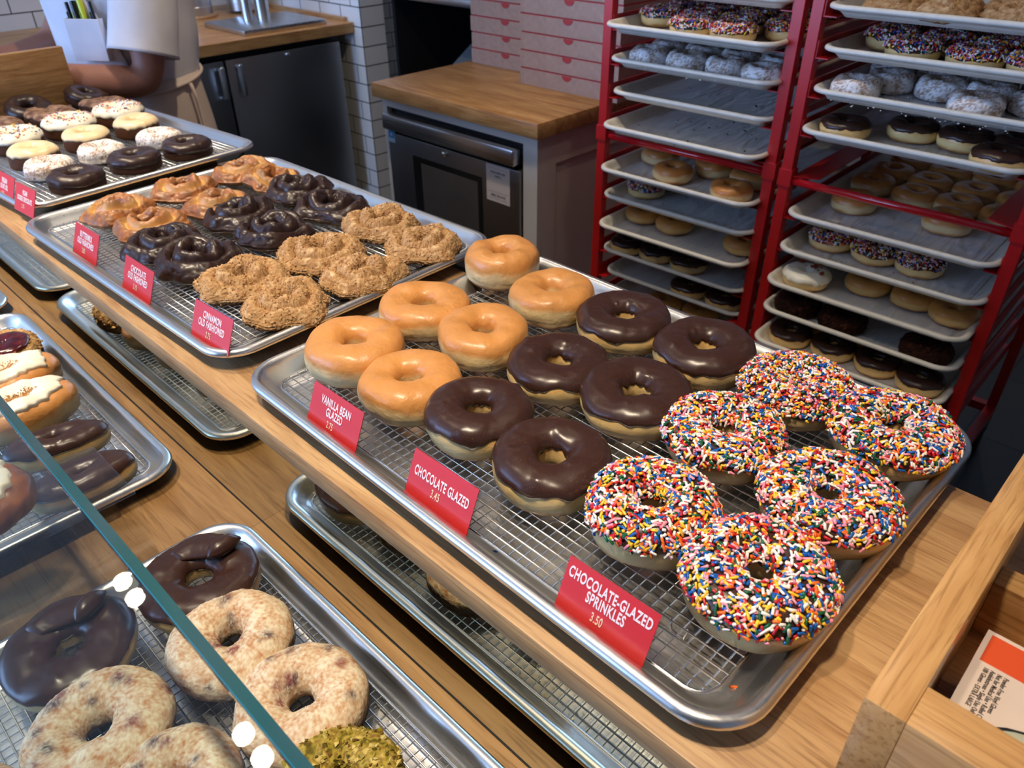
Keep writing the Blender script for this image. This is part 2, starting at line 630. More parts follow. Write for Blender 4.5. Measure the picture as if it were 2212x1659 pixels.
def shape_sprinkled(seed, n=1500, R=.057, H=.040, nu=112, nv=56, cn=128, length=(.0055, .0090), r=.00132, hole=.25, vi=3.05):
    g = Ring(R, R * hole, H, seed, e=.86, wob=.035, lump=.0016)
    d = ring_mesh('dough', g, M_DOUGH, COL_YEAST, nu, nv)
    cm, cd = cap('chocolate_glaze', g, M_CHOC, .0020, .10, .18, vi, cn, 32 if cn > 100 else 16, seed, .1, 0)
    sm = sprinkle_mesh('sprinkles', cd, n, seed, length, r)
    return [('dough', d, None), ('chocolate_glaze', cm, None), ('sprinkles', sm, 'stuff')]

def _old_col(base, ridge, pale):
    def fn(U, V, P, g):
        n = fbm(P * 45 + g.seed, 3, 6)
        x = np.hypot(P[..., 0], P[..., 1])
        t = (x - g.r) / (g.R - g.r)
        top = np.clip(np.sin(V), 0, 1)
        gr = np.exp(-((t - .52) / .14) ** 2) * top
        nn = pnoise(P * 60 + 2 * g.seed, 8)
        k = np.clip(gr * .9 + .5 * np.clip(nn, 0, 1) - .25 * n, 0, 1)
        c = lerp(ridge, base, np.clip(.5 + 1.3 * n, 0, 1))
        c = lerp(c, pale, k)
        return np.clip(c * (1 + .12 * n)[..., None], 0, 1)
    return fn

def shape_buttermilk(seed, R=.058):
    g = Ring(R, R * .20, .028, seed, e=.95, wob=.06, lump=.0042, lscale=26, crk=.0022, seam=0, kind='old')
    return [('dough', ring_mesh('dough', g, attr_butter, _old_col(c3(172, 110, 58), c3(112, 64, 36), c3(216, 172, 106)), 144, 84), None)]

attr_butter = attr_col('buttermilk_crust', .45, .45, 300, .45, Coat_Weight=.15, Coat_Roughness=.3)

def shape_old_choc(seed, R=.06):
    g = Ring(R, R * .20, .029, seed, e=.95, wob=.09, lump=.0034, lscale=22, crk=.0008, seam=0, kind='old')
    d = ring_mesh('dough', g, M_CAKE, lambda U, V, P, q: np.broadcast_to(c3(198, 138, 70), P.shape) * (1 + .2 * fbm(P * 60, 2, 3))[..., None], 96, 48)
    cm, _ = cap('chocolate_glaze', g, M_DARKCHOC, .0020, -.35, .22, 3.6, 160, 60, seed, .1, 8, .002)
    return [('dough', d, None), ('chocolate_glaze', cm, None)]

def shape_cinnamon(seed, R=.059, nu=200, nv=120):
    g = Ring(R, R * .18, .030, seed, e=.93, wob=.06, lump=.0036, lscale=24, crk=.0004, seam=0, kind='old')
    U, V, P = g.grid(nu, nv)
    N = g.normal(U, V)
    vv = (V + PI) % (2 * PI) - PI
    cov = sstep(-.62, -.25, np.where(np.abs(vv) < PI / 2, vv, np.sign(vv) * (PI - np.abs(vv))) + .5 * fbm(P * 40 + seed, 2, 1))
    cr = np.abs(pnoise(P * 330 + seed, 2)) * 1.6 + np.abs(pnoise(P * 620 + seed, 5))
    P2 = P + N * (cov * (.0008 + .0026 * cr))[..., None]
    me = MB().grid(P2, True, True).mesh('crumb_coat', M_CRUMB, True)
    n = fbm(P * 120 + seed, 3, 8)
    c = lerp(c3(140, 96, 58), c3(202, 164, 116), np.clip(.30 + 1.1 * cr - .2, 0, 1))
    c = lerp(c, c3(226, 194, 148), np.clip(n * 1.4, 0, 1))
    c = lerp(c3(120, 70, 34), c, cov)
    set_col(me, c.reshape(-1, 3))
    rs = np.random.RandomState(seed)
    mb = MB()
    idx = rs.choice(nu * nv, 1500 if nu > 150 else 250)
    Cc, Nn = P2.reshape(-1, 3)[idx], N.reshape(-1, 3)[idx]
    ok = cov.ravel()[idx] > .6
    for c_, n_ in zip(Cc[ok], Nn[ok]):
        s = rs.uniform(.0006, .0017)
        J = rs.uniform(-.45, .45, (6, 3))
        Vv = (np.array([(1, 0, 0), (-1, 0, 0), (0, 1, 0), (0, -1, 0), (0, 0, 1), (0, 0, -1)]) + J) * s + c_ + n_ * s * .4
        mb.add(Vv, [(0, 2, 4), (2, 1, 4), (1, 3, 4), (3, 0, 4), (2, 0, 5), (1, 2, 5), (3, 1, 5), (0, 3, 5)])
    return [('crumb_coat', me, None), ('sugar_crumbs', mb.mesh('sugar_crumbs', M_BROWNSUGAR), 'stuff')]

M_BROWNSUGAR = speckled('brown_sugar', srgb(172, 124, 78), srgb(214, 172, 120), 150, .8)

def shape_cake_choc(seed, R=.049, H=.034):
    g = Ring(R, R * .30, H, seed, e=.92, wob=.03, lump=.0014, seam=0, kind='cake')
    d = ring_mesh('cake', g, M_CAKE, lambda U, V, P, q: np.broadcast_to(c3(62, 36, 24), P.shape) * (1 + .3 * fbm(P * 90, 2, 3))[..., None], 80, 40)
    cm, _ = cap('chocolate_glaze', g, M_DARKCHOC, .0022, -.02, .12, 3.5, 96, 26, seed, .1, 3)
    return [('cake', d, None), ('chocolate_glaze', cm, None)]

def shape_cake_iced(seed, mat, nm, R=.047, H=.034, vo=.35, t=.0028, sprinkles=0, drip=.3):
    g = Ring(R, R * .28, H, seed, e=.92, wob=.03, lump=.0014, seam=0, kind='cake')
    d = ring_mesh('cake', g, M_CAKE, lambda U, V, P, q: np.broadcast_to(c3(84, 50, 30), P.shape) * (1 + .3 * fbm(P * 90, 2, 3))[..., None], 80, 40)
    cm, cd = cap(nm, g, mat, t, vo, .2, 3.35, 96, 26, seed, drip, 2)
    out = [('cake', d, None), (nm, cm, None)]
    if sprinkles:
        out.append(('sprinkles', sprinkle_mesh('sprinkles', cd, sprinkles, seed, (.004, .006), .0009, .18, .9, .1), 'stuff'))
    return out

def shape_powder(seed, R=.046, H=.034, patch=-.16, berries=False, nu=128, nv=64, cream=False):
    g = Ring(R, R * (.2 if berries else .26), H, seed, e=.95, wob=.055, lump=.0026, seam=0, kind='cake', lscale=30)
    U, V, P = g.grid(nu, nv)
    N = g.normal(U, V)
    fine = np.abs(pnoise(P * 380 + seed, 2))
    n = .55 * fbm(P * (75 if berries else 40) + seed * 3, 3, 5) + .75 * fbm(P * 300 + seed, 2, 6)
    cov = np.clip(.60 + 1.15 * n, 0, 1) if berries else sstep(-.30 - patch, .12 - patch, n + .12)
    P = P + N * (cov * (.0003 + .0016 * fine))[..., None]
    me = MB().grid(P, True, True).mesh('sugar_coat', M_POWDER, True)
    white = c3(232, 220, 190) if cream else c3(243, 241, 240)
    under = c3(186, 126, 74) if berries else c3(168, 140, 118)
    c = lerp(under, white, cov)
    if berries:
        rs = np.random.RandomState(seed)
        for k in range(22):
            q = P[rs.randint(nu), rs.randint(nv // 3, nv)]
            d = np.linalg.norm(P - q, axis=-1) * (1 + .8 * fbm(P * 120, 2, k))
            w = np.exp(-(d / rs.uniform(.004, .0075)) ** 2) * (.9 - .5 * cov * (fine > .12))
            c = lerp(c, c3(52, 40, 62) if k % 3 else c3(112, 40, 60), np.clip(w, 0, 1))
    set_col(me, c.reshape(-1, 3))
    return [('sugar_coat', me, None)]

def shape_crumbly(seed, R, H, pal, mat, nm, hole=.2, nu=160, nv=80, bits=900):
    g = Ring(R, R * hole, H, seed, e=.93, wob=.05, lump=.003, seam=0, kind='cake', lscale=30)
    U, V, P = g.grid(nu, nv)
    N = g.normal(U, V)
    cr = np.abs(pnoise(P * 260 + seed, 2)) + .6 * np.abs(pnoise(P * 520 + seed, 4))
    P = P + N * (cr * .003)[..., None]
    me = MB().grid(P, True, True).mesh(nm, mat, True)
    k = np.clip(.5 + 1.6 * pnoise(P * 150 + seed, 9), 0, .999) * (len(pal) - 1)
    pa = np.array(pal)
    i = k.astype(int)
    c = lerp(pa[0], pa[0], k * 0) * 0 + pa[i] * (1 - (k - i))[..., None] + pa[np.minimum(i + 1, len(pal) - 1)] * (k - i)[..., None]
    set_col(me, c.reshape(-1, 3))
    rs = np.random.RandomState(seed)
    mb = MB()
    cols = []
    idx = rs.choice(nu * nv, bits)
    Vn = V.ravel()[idx]
    keep = (np.sin(Vn) > -.3)
    for c_, n_ in zip(P.reshape(-1, 3)[idx][keep], N.reshape(-1, 3)[idx][keep]):
        s = rs.uniform(.0008, .0028) * (1.5 if rs.rand() < .1 else 1)
        J = rs.uniform(-.5, .5, (6, 3))
        mb.add((np.array([(1, 0, 0), (-1, 0, 0), (0, 1, 0), (0, -1, 0), (0, 0, .7), (0, 0, -.7)]) + J) * s + c_ + n_ * s * .3,
               [(0, 2, 4), (2, 1, 4), (1, 3, 4), (3, 0, 4), (2, 0, 5), (1, 2, 5), (3, 1, 5), (0, 3, 5)])
        cols += [pa[rs.randint(len(pal))] * rs.uniform(.8, 1.15)] * 6
    bm_ = mb.mesh(nm + '_bits', mat)
    set_col(bm_, np.clip(np.array(cols), 0, 1))
    return [(nm, me, None), ('crumb_bits', bm_, 'stuff')]

def shape_mottled(seed, R=.056, H=.034):
    g = Ring(R, R * .22, H, seed, e=.93, wob=.05, lump=.003, seam=0, kind='cake')
    d = ring_mesh('cake', g, M_CAKE, lambda U, V, P, q: np.broadcast_to(c3(70, 44, 30), P.shape) * (1 + .3 * fbm(P * 90, 2, 3))[..., None], 80, 40)
    cm, (U, V, Q, N) = cap('cocoa_glaze', g, M_CHOCCRUMB, .003, .25, .3, 3.4, 110, 30, seed, .3, 4, .0025)
    n = fbm(Q * 60 + seed, 3, 3)
    c = lerp(c3(96, 66, 48), c3(176, 142, 118), np.clip(.45 + 1.2 * n, 0, 1))
    set_col(cm, c.reshape(-1, 3))
    return [('cake', d, None), ('cocoa_glaze', cm, None)]

def swirl_mesh(name, mat, R=.04, seed=0):
    """a spoonful of thick ganache dragged across the ring, ending in a rolled curl"""
    n, m = 44, 18
    s_ = np.linspace(0, 1, n)
    th = 3.0 - 1.9 * s_
    rad = .041 - .006 * s_
    wd = .021 * np.clip(np.sin(np.clip(s_ * .80 + .12, 0, 1) * PI), 0, 1) ** .55
    hh = (.0045 + .0050 * s_) * np.clip(1 - np.clip((s_ - .92) / .08, 0, 1) ** 2, .05, 1) * np.clip(s_ / .08, .05, 1)
    wd = wd * np.clip(1 - np.clip((s_ - .92) / .08, 0, 1) ** 3, .1, 1)
    cz = .0375 + .004 * s_
    G = np.zeros((n, m, 3))
    for k in range(m):
        a = 2 * PI * k / m
        G[:, k, 0] = rad * np.cos(th) + np.cos(th) * wd * math.cos(a)
        G[:, k, 1] = rad * np.sin(th) + np.sin(th) * wd * math.cos(a)
        G[:, k, 2] = cz + hh * math.sin(a) + .005 * np.exp(-((math.cos(a) - .8) / .35) ** 2) * s_ - .006 * max(math.cos(a) - .2, 0)
    G += (fbm(G * 80 + seed, 2, seed) * .0016)[..., None]
    mb = MB().grid(G, False, True)
    mb.f += [tuple(range(m))[::-1], tuple((n - 1) * m + k for k in range(m))]
    t_ = 1.22
    c = np.array([.036 * math.cos(t_), .036 * math.sin(t_), .0495])
    er, ez = np.array([math.cos(t_), math.sin(t_), 0]), np.array([-math.sin(t_), math.cos(t_), 0])
    path = [c + er * q - ez * .003 * abs(q / .02) ** 2 + np.array([0, 0, -.10 * abs(q) ** 1.2]) for q in np.linspace(-.021, .021, 15)]
    mb.tube([p.tolist() for p in path], [.0105 * max(1 - abs(q) ** 3, .12) for q in np.linspace(-1, 1, 15)], 14)
    return mb.mesh(name, mat, True)

def put(shape, name, label, cat, loc, rz=0, group=None, tilt=(0, 0)):
    root = thing(name, label, cat, loc, rz, group, rot=(tilt[0], tilt[1], rz))
    for nm, me, kind in shape:
        o = obj(nm, me, root)
        if kind:
            o['kind'] = kind
    return root
# ------------------------------------------------------------------ shared materials
OAK_L, OAK_D = srgb(206, 168, 120), srgb(168, 126, 82)
M_LEDGE = wood('oak_ledge', OAK_L, OAK_D, 'X', 1.0, .40)
M_LEDGE_Y = wood('oak_board', OAK_L, OAK_D, 'Y', 1.0, .42)
M_BUTCHER_X = wood('butcher_block', srgb(208, 164, 108), srgb(168, 118, 68), 'X', .8, .38, planks=(.62, .062))
M_BUTCHER_Y = wood('butcher_block_counter', srgb(208, 164, 108), srgb(168, 118, 68), 'Y', .8, .38, planks=(.62, .062))
M_PAN = brushed('aluminium_pan', (.86, .85, .83, 1), .30, 'X', .05, .04)
M_WIRE = plain('chromed_wire', (.82, .82, .82, 1), .2, 1.0)
M_TRAYPL = speckled('fibreglass_tray', srgb(226, 222, 210), srgb(216, 211, 198), 40, .42)
M_MIRROR = plain('mirror_panel', (.64, .64, .53, 1), .015, 1.0)
M_GLASS = thin_clear('clear_glass', (.96, .985, .978, 1), 1.4)
M_ACRYL = thin_clear('clear_acrylic', (.96, .965, .965, 1), 1.42)
M_EDGE = NT('polished_glass_edge')
M_EDGE = M_EDGE.pbsdf(srgb(16, 104, 122), .25, 0, None)
M_SIGN = plain('red_card', srgb(206, 36, 36), .36, 0, Coat_Weight=.10, Coat_Roughness=.2)
M_LET = plain('white_lettering', srgb(250, 232, 236), .5)
M_LETC = plain('cream_lettering', srgb(250, 215, 180), .5)
M_DARKTRIM = plain('dark_seal', srgb(26, 24, 22), .4)

def rrect(hx, hy, r, n=8):
    P = []
    for cx, cy, a0 in ((hx - r, hy - r, 0), (-hx + r, hy - r, PI / 2), (-hx + r, -hy + r, PI), (hx - r, -hy + r, 1.5 * PI)):
        for k in range(n + 1):
            a = a0 + PI / 2 * k / n
            P.append((cx + r * math.cos(a), cy + r * math.sin(a)))
    return P

def pan_mb(w, d, h, rc=.045, flare=.022, roll=.0055, n=9):
    """sheet pan: w x d to the rim crest, h = crest height"""
    prof = [(-flare - .030, .0022), (-flare - .012, .0022), (-flare - .004, .004), (-flare + .003, .010), (-.010, h - .008), (-.0065, h - .003), (-.003, h - .0004), (.0, h), (.003, h - .0008), (.0052, h - .003), (.0062, h - .0062), (.0052, h - .009), (.002, h - .0105), (-.002, h - .0095), (-.006, h - .012),
            (-flare + .001, .009), (-flare - .006, .001), (-flare - .014, 0), (-flare - .030, 0)]
    rings = []
    for off, z in prof:
        r = max(rc + off * .9, .006)
        rings.append([(x, y, z) for x, y in rrect(w / 2 + off, d / 2 + off, r, n)])
    mb = MB()
    m = len(rings[0])
    G = np.array(rings)
    F = []
    for i in range(len(rings) - 1):
        for k in range(m):
            l = (k + 1) % m
            F.append((i * m + k, (i + 1) * m + k, (i + 1) * m + l, i * m + l))
    F.append(tuple(range(m)))
    F.append(tuple((len(rings) - 1) * m + k for k in range(m))[::-1])
    return mb.add(G.reshape(-1, 3), F)

def smooth_pan(me):
    me.polygons.foreach_set('use_smooth', [len(p.vertices) == 4 for p in me.polygons])

PAN_ME = pan_mb(.650, .4735, .030).mesh('sheet_pan', M_PAN)
smooth_pan(PAN_ME)
NPAN_ME = pan_mb(.650, .4735, .030).mesh('sheet_pan', M_PAN)
smooth_pan(NPAN_ME)

def rack_mesh():
    mb = MB()
    hx, hy, rc = .293, .2135, .02
    mb.tube([(x, y, 0) for x, y in rrect(hx, hy, rc, 6)], .0019, 8, closed=True)
    def lim(t, h, o):           # half length of a wire at offset t, inside the rounded border
        dd = abs(t) - (h - rc)
        return o if dd <= 0 else o - rc + math.sqrt(max(rc * rc - dd * dd, 0))
    k = 28
    for i in range(-k, k + 1):
        x = i * .0102
        L = lim(x, hx, hy)
        mb.tube([(x, -L, .0006), (x, L, .0006)], .00070, 6)
    for j in range(-19, 20):
        y = j * .0108
        L = lim(y, hy, hx)
        mb.tube([(-L, y, .0022), (L, y, .0021)], .00085, 6)
    for x in (-.24, 0, .24):
        for y in (-.17, .17):
            mb.tube([(x - .008, y, .001), (x - .006, y, -.0115), (x + .006, y, -.0115), (x + .008, y, .001)], .0012, 6)
    for y in (-.1, .1):
        mb.tube([(-hx, y, -.0022), (hx, y, -.0022)], .0016, 6)
    return mb.mesh('wire_rack', M_WIRE, True)
RACK_ME = rack_mesh()

# ------------------------------------------------------------------ the display counter
LZ = 1.0            # ledge top
CZ = .805           # case floor
o = part('serving_ledge', MB().box(-2.05, 1.5, -.0225, .40, LZ - .026, LZ, .0012), M_LEDGE, smooth='auto')
tag(o, 'long oak serving ledge carrying the three upper donut pans', 'ledge')
o = part('case_floor', MB().box(-2.05, 1.5, -.62, -.020, CZ - .04, CZ), wood('case_floor_wood', srgb(176, 140, 94), srgb(140, 104, 62), 'X', .8, .38, planks=(.62, .085)))
tag(o, 'butcher block floor of the lower display case', 'case floor')
root = thing('mirror_panel', 'upright mirrored back panel under the oak ledge', 'mirror', (0, -.0205, CZ))
part('mirror_pane', MB().box(-2.05, 1.5, 0, .004, .0022, LZ - .026 - CZ), M_MIRROR, root)
part('bottom_seal', MB().box(-2.05, 1.5, -.0010, .004, 0, .0014), M_DARKTRIM, root)
root = thing('counter_cabinet', 'wooden base cabinet under the donut counter', 'cabinet', (0, 0, 0))
part('front_panel', MB().box(-2.05, 1.5, -.60, -.57, .0, CZ - .04), M_LEDGE, root)
part('back_panel', MB().box(-2.05, 1.5, .34, .365, .0, LZ - .026), M_LEDGE, root)
for x in (-2.05, 1.47):
    part('end_panel', MB().box(x, x + .03, -.57, -.02, 0, CZ - .04).box(x, x + .03, -.02, .34, 0, LZ - .026), M_LEDGE_Y, root)
part('mirror_backing', MB().box(-2.02, 1.47, -.014, .0, CZ, LZ - .026), M_DARKTRIM, root)
part('inner_floor', MB().box(-2.02, 1.47, -.57, .34, .08, .10), M_LEDGE, root)

# glass of the case: the flat top pane whose polished back edge cuts the view, and the front pane
GZ = 1.10
GT = math.radians(6)
root = thing('case_glass', 'gently sloping glass top of the display case with teal polished edge', 'glass', (0, -.2244, GZ), rot=(GT, 0, 0))
part('pane', MB().box(-2.0, 1.45, -.385, -.0098, -.0105, 0), M_GLASS, root)
part('polished_edge', MB().prism([(-.0094, .0), (-.0086, .0004), (-.0002, -.0094), (-.0006, -.0105), (-.0094, -.0105)], -2.0, 1.45, Matrix(((0, 0, 1, 0), (1, 0, 0, 0), (0, 1, 0, 0), (0, 0, 0, 1)))), M_EDGE, root)
root = thing('front_glass', 'upright front glass of the display case', 'glass', (0, -.612, CZ - .04))
part('pane', MB().box(-2.0, 1.45, 0, .006, 0, GZ - CZ - .012), M_GLASS, root)
for x, w in ((-1.995, 'far left'), (1.435, 'near right')):
    o = part('glass_end_panel', MB().prism([(-.604, CZ), (-.235, CZ), (-.235, GZ - .0118 - .0106 * math.tan(GT)), (-.604, GZ - .0118 - .3796 * math.tan(GT))], x, x + .010, Matrix(((0, 0, 1, 0), (1, 0, 0, 0), (0, 1, 0, 0), (0, 0, 0, 1)))), M_GLASS)
    tag(o, w + ' glass end of the display case', 'glass')

# ------------------------------------------------------------------ pans and wire racks
def pan_at(me, x, y, z, rz, label, label2):
    p = obj('sheet_pan', me, None, (x, y, z), (0, 0, rz))
    tag(p, label, 'baking pan', 'aluminium sheet pans')
    r = obj('wire_rack', RACK_ME, None, (x, y, z + .0153), (0, 0, rz))
    tag(r, label2, 'cooling rack', 'wire cooling racks')
    return p
pan_at(PAN_ME, .325 + .0033, .2367 - .0045, LZ, -.0138, 'aluminium sheet pan nearest the camera with glazed and sprinkled donuts', 'wire cooling rack under the glazed, chocolate and sprinkled donuts')
pan_at(PAN_ME, -.3745, .229, LZ, .0250, 'aluminium sheet pan in the middle, full of old fashioned donuts', 'wire cooling rack under the old fashioned donuts')
pan_at(PAN_ME, -1.0955, .228, LZ, .075, 'farthest aluminium sheet pan on the ledge with small vegan donuts', 'wire cooling rack under the vegan donuts by the worker')
NY = -.052 - .2367
pan_at(NPAN_ME, -.157 - .325, NY, CZ, 0, 'lower case sheet pan holding white iced rolls and chocolate bars', 'wire cooling rack under the iced rolls and chocolate bars')
pan_at(NPAN_ME, -.008 + .325, NY, CZ, 0, 'lower case sheet pan holding blueberry donuts, nearest the camera', 'wire cooling rack under the sugared blueberry donuts')
pan_at(NPAN_ME, -.848 - .325, NY, CZ, 0, 'farthest lower case sheet pan at the left picture edge', 'wire cooling rack in the farthest lower case pan')

# ------------------------------------------------------------------ price cards
def text(name, body, size, mat, parent, loc, sx=.55, bold=0., rot=(0, 0, 0), align='CENTER'):
    cu = bpy.data.curves.new(name, 'FONT')
    cu.body = body
    cu.size = size
    cu.align_x = align
    cu.align_y = 'CENTER'
    cu.offset = bold
    cu.space_character = 1.10
    cu.extrude = .00012
    cu.materials.append(mat)
    return obj(name, cu, parent, loc, rot, (sx, 1, 1))

def sign(x, y, z, lines, price, label, rz=0, w=.086, h=.0475, lean=.40, sz=.0125, ls=.0108, top=.0345, sx=.56):
    root = thing('price_card', label, 'price card', (x, y, z), rz, 'red price cards', rot=(-lean, 0, rz))
    part('card', MB().box(-w / 2, w / 2, 0, .0008, 0, h), M_SIGN, root)
    part('clear_holder', MB().box(-w / 2 - .0012, w / 2 + .0012, .001, .0026, -.001, h + .0012).box(-w / 2 - .001, w / 2 + .001, .0026, .0034, h - .002, h + .0012), M_ACRYL, root)
    for i, t in enumerate(lines):
        text('lettering', t, sz, M_LET, root, (0, -.0004, top - i * ls), sx, .00035, (PI / 2, 0, 0))
    text('price_lettering', price, sz * .85, M_LETC, root, (-.004, -.0004, top - len(lines) * ls - .0015), .56, .00012, (PI / 2, 0, 0))
    return root

SY, SZ = .0055, 1.0190
sign(.1680, SY, SZ, ['VANILLA BEAN', 'GLAZED'], '2.75', 'red VANILLA BEAN GLAZED price card at the front of the nearest pan')
sign(.3335, SY, SZ, ['CHOCOLATE GLAZED'], '3.45', 'red CHOCOLATE GLAZED price card at the front of the nearest pan', sz=.0135, top=.0285, sx=.50)
sign(.5270, SY - .003, SZ, ['CHOCOLATE-GLAZED', 'SPRINKLES'], '3.50', 'red CHOCOLATE-GLAZED SPRINKLES price card at the front of the nearest pan', sz=.0130, top=.0360, ls=.0112)
sign(-.0930, SY + .0015, SZ + .004, ['CINNAMON', 'OLD FASHIONED'], '2.75', 'red CINNAMON OLD FASHIONED price card on the middle pan', rz=.05)
sign(-.3010, SY - .0005, SZ, ['CHOCOLATE', 'OLD FASHIONED'], '3.15', 'red CHOCOLATE OLD FASHIONED price card on the middle pan', rz=.02)
sign(-.4830, SY - .001, SZ, ['BUTTERMILK', 'OLD FASHIONED'], '2.85', 'red BUTTERMILK OLD FASHIONED price card on the middle pan', rz=.02)
sign(-.7560, SY + .001, SZ, ['VEGAN', 'DOUBLE CHOCOLATE'], '2.75', 'red VEGAN DOUBLE CHOCOLATE price card on the farthest pan', rz=.075, w=.078, sz=.0115, sx=.46)
sign(-.8560, SY - .001, SZ, ['VEGAN', 'OLIVE OIL'], '2.75', 'red price card reading VEGAN OLIVE OIL, cut by the left edge', rz=.05, w=.086)

# ------------------------------------------------------------------ loose sprinkles in the nearest pan
for (x, y, a, c, nm) in ((.3965, .0205, .9, c3(20, 92, 176), 'blue'), (.5905, .0155, -.2, c3(244, 236, 200), 'cream'), (.6235, .0480, .6, c3(243, 112, 32), 'orange')):
    V_, F_, m_ = capsule_batch(np.zeros((1, 3)), np.array([[math.cos(a), math.sin(a), 0]]), np.array([.0065]), np.array([.0013]), 8)
    me = MB().add(V_, F_).mesh('loose_sprinkle', M_SPRINK, True)
    set_col(me, np.repeat(c[None], m_, 0))
    tag(obj('loose_sprinkle', me, None, (x, y, LZ + .0036)), 'single loose ' + nm + ' sprinkle lying on the bare metal of the nearest pan', 'sprinkle')
# ------------------------------------------------------------------ doughnuts on the upper pans
BZ = LZ + .0183
G_ = 'glazed donuts on the nearest pan'
rowd = [(.0754, .1098), (.1791, .1081), (.0589, .2327), (.1619, .2360), (.0371, .3954), (.1549, .3687)]
desc = ['front left plain glazed donut behind the vanilla bean card', 'front right plain glazed donut between the vanilla bean card and a chocolate one',
        'middle left plain glazed donut nearest the cinnamon pan', 'middle right plain glazed donut with a chocolate donut on its right',
        'tall plain glazed donut at the back left pan corner', 'back plain glazed donut beside a chocolate donut']
for k, ((x, y), d) in enumerate(zip(rowd, desc)):
    R = (.0575, .0558, .0570, .0560, .0530, .0565)[k]
    put(shape_glazed(11 + k, R, (.046, .043, .043, .044, .052, .044)[k], oval=(.03, .02, .06, .05, .0, .02)[k]), 'glazed_donut', d, 'donut', (x, y, BZ), (0.2, 1.1, .35, 2.2, 3.0, 4.1)[k], G_)
G_ = 'chocolate glazed donuts on the nearest pan'
rowd = [(.2764, .1198), (.3824, .1136), (.2723, .2485), (.3722, .2605), (.2632, .3834), (.3775, .3865)]
desc = ['front left chocolate glazed donut behind the chocolate glazed card', 'front right chocolate glazed donut with one big bubble on its back edge',
        'middle left chocolate glazed donut with small bumps along its front', 'middle right chocolate glazed donut showing a wide pale dough edge',
        'back left chocolate glazed donut beside a plain glazed one', 'back right chocolate glazed donut behind the sprinkled donuts']
for k, ((x, y), d) in enumerate(zip(rowd, desc)):
    R = (.0555, .0572, .0592, .0605, .0600, .0585)[k]
    put(shape_choc(31 + k, R, (.043, .043, .038, .039, .039, .043)[k]), 'chocolate_glazed_donut', d, 'donut', (x, y, BZ), (.4, 1.7, 2.5, 3.6, 4.4, 5.2)[k], G_)
G_ = 'sprinkled donuts on the nearest pan'
rowd = [(.4913, .1232), (.5960, .1170), (.4771, .2640), (.5951, .2440), (.4894, .3918), (.5962, .3841)]
desc = ['front left sprinkled donut behind the sprinkles card', 'frontmost sprinkled donut at the near right corner of the pan',
        'middle left sprinkled donut touching the chocolate row', 'middle right sprinkled donut beside the right pan rim',
        'back left sprinkled donut with a nearly closed hole', 'back right sprinkled donut at the far right pan corner']
for k, ((x, y), d) in enumerate(zip(rowd, desc)):
    R = (.0552, .0590, .0580, .0590, .0590, .0590)[k]
    put(shape_sprinkled(51 + k, 1750 if k != 4 else 2500, R, (.046, .045, .040, .041, .038, .039)[k], length=(.0055, .0090) if k != 4 else (.0035, .006), hole=.25 if k != 4 else .15, vi=3.05 if k != 4 else 3.4), 'sprinkled_donut', d, 'donut', (x, y, BZ), (.2, 1.0, 2.3, 3.5, 4.6, 5.5)[k], G_)

def group_put(shapefn, name, cat, group, items, z, seed0):
    for k, it in enumerate(items):
        (x, y, R, rz, d) = it[:5]
        tl = it[5] if len(it) > 5 else (0, 0)
        put(shapefn(seed0 + k, R), name, d, cat, (x, y, z), rz, group, tl)

group_put(shape_buttermilk, 'buttermilk_donut', 'donut', 'buttermilk old fashioned donuts', [
    (-.6148, .1134, .060, .3, 'front left golden buttermilk donut behind the buttermilk card'),
    (-.5026, .1230, .058, 1.4, 'front right golden buttermilk donut beside a dark chocolate one'),
    (-.6273, .2413, .056, 2.2, 'middle left golden buttermilk donut near the far pan'),
    (-.5135, .2493, .058, 3.3, 'middle right golden buttermilk donut partly behind a chocolate one'),
    (-.6439, .3691, .062, 4.1, 'back left golden buttermilk donut near the vegan pan corner'),
    (-.5660, .3865, .056, 5.3, 'back right golden buttermilk donut with a thick pale side', (-.2, .1))], BZ, 71)
group_put(shape_old_choc, 'chocolate_old_fashioned_donut', 'donut', 'chocolate old fashioned donuts', [
    (-.4118, .1038, .060, .1, 'front left dark chocolate old fashioned donut behind its red card'),
    (-.3155, .1109, .061, 1.0, 'front right dark chocolate old fashioned donut with tan base showing'),
    (-.4398, .2421, .060, 2.0, 'middle left dark chocolate old fashioned donut beside a buttermilk one'),
    (-.3299, .2482, .058, 3.0, 'middle right dark chocolate old fashioned donut beside a cinnamon one'),
    (-.4688, .3802, .061, 4.2, 'back left dark chocolate old fashioned donut near the back rim'),
    (-.3539, .3750, .064, 5.0, 'back right dark chocolate old fashioned donut, the widest of them')], BZ, 81)
group_put(shape_cinnamon, 'cinnamon_donut', 'donut', 'cinnamon old fashioned donuts', [
    (-.2109, .1225, .062, .5, 'front left crumb coated cinnamon donut behind its red card'),
    (-.1016, .1241, .059, 1.3, 'frontmost crumb coated cinnamon donut at the near pan side'),
    (-.2048, .2481, .061, 2.4, 'middle left crumb coated cinnamon donut beside a chocolate one'),
    (-.0983, .2481, .058, 3.1, 'middle right crumb coated cinnamon donut above the right pan rim'),
    (-.2244, .3804, .059, 4.0, 'back left crumb coated cinnamon donut'),
    (-.1172, .3771, .058, 5.1, 'back right crumb coated cinnamon donut at the pan corner')], BZ, 91)

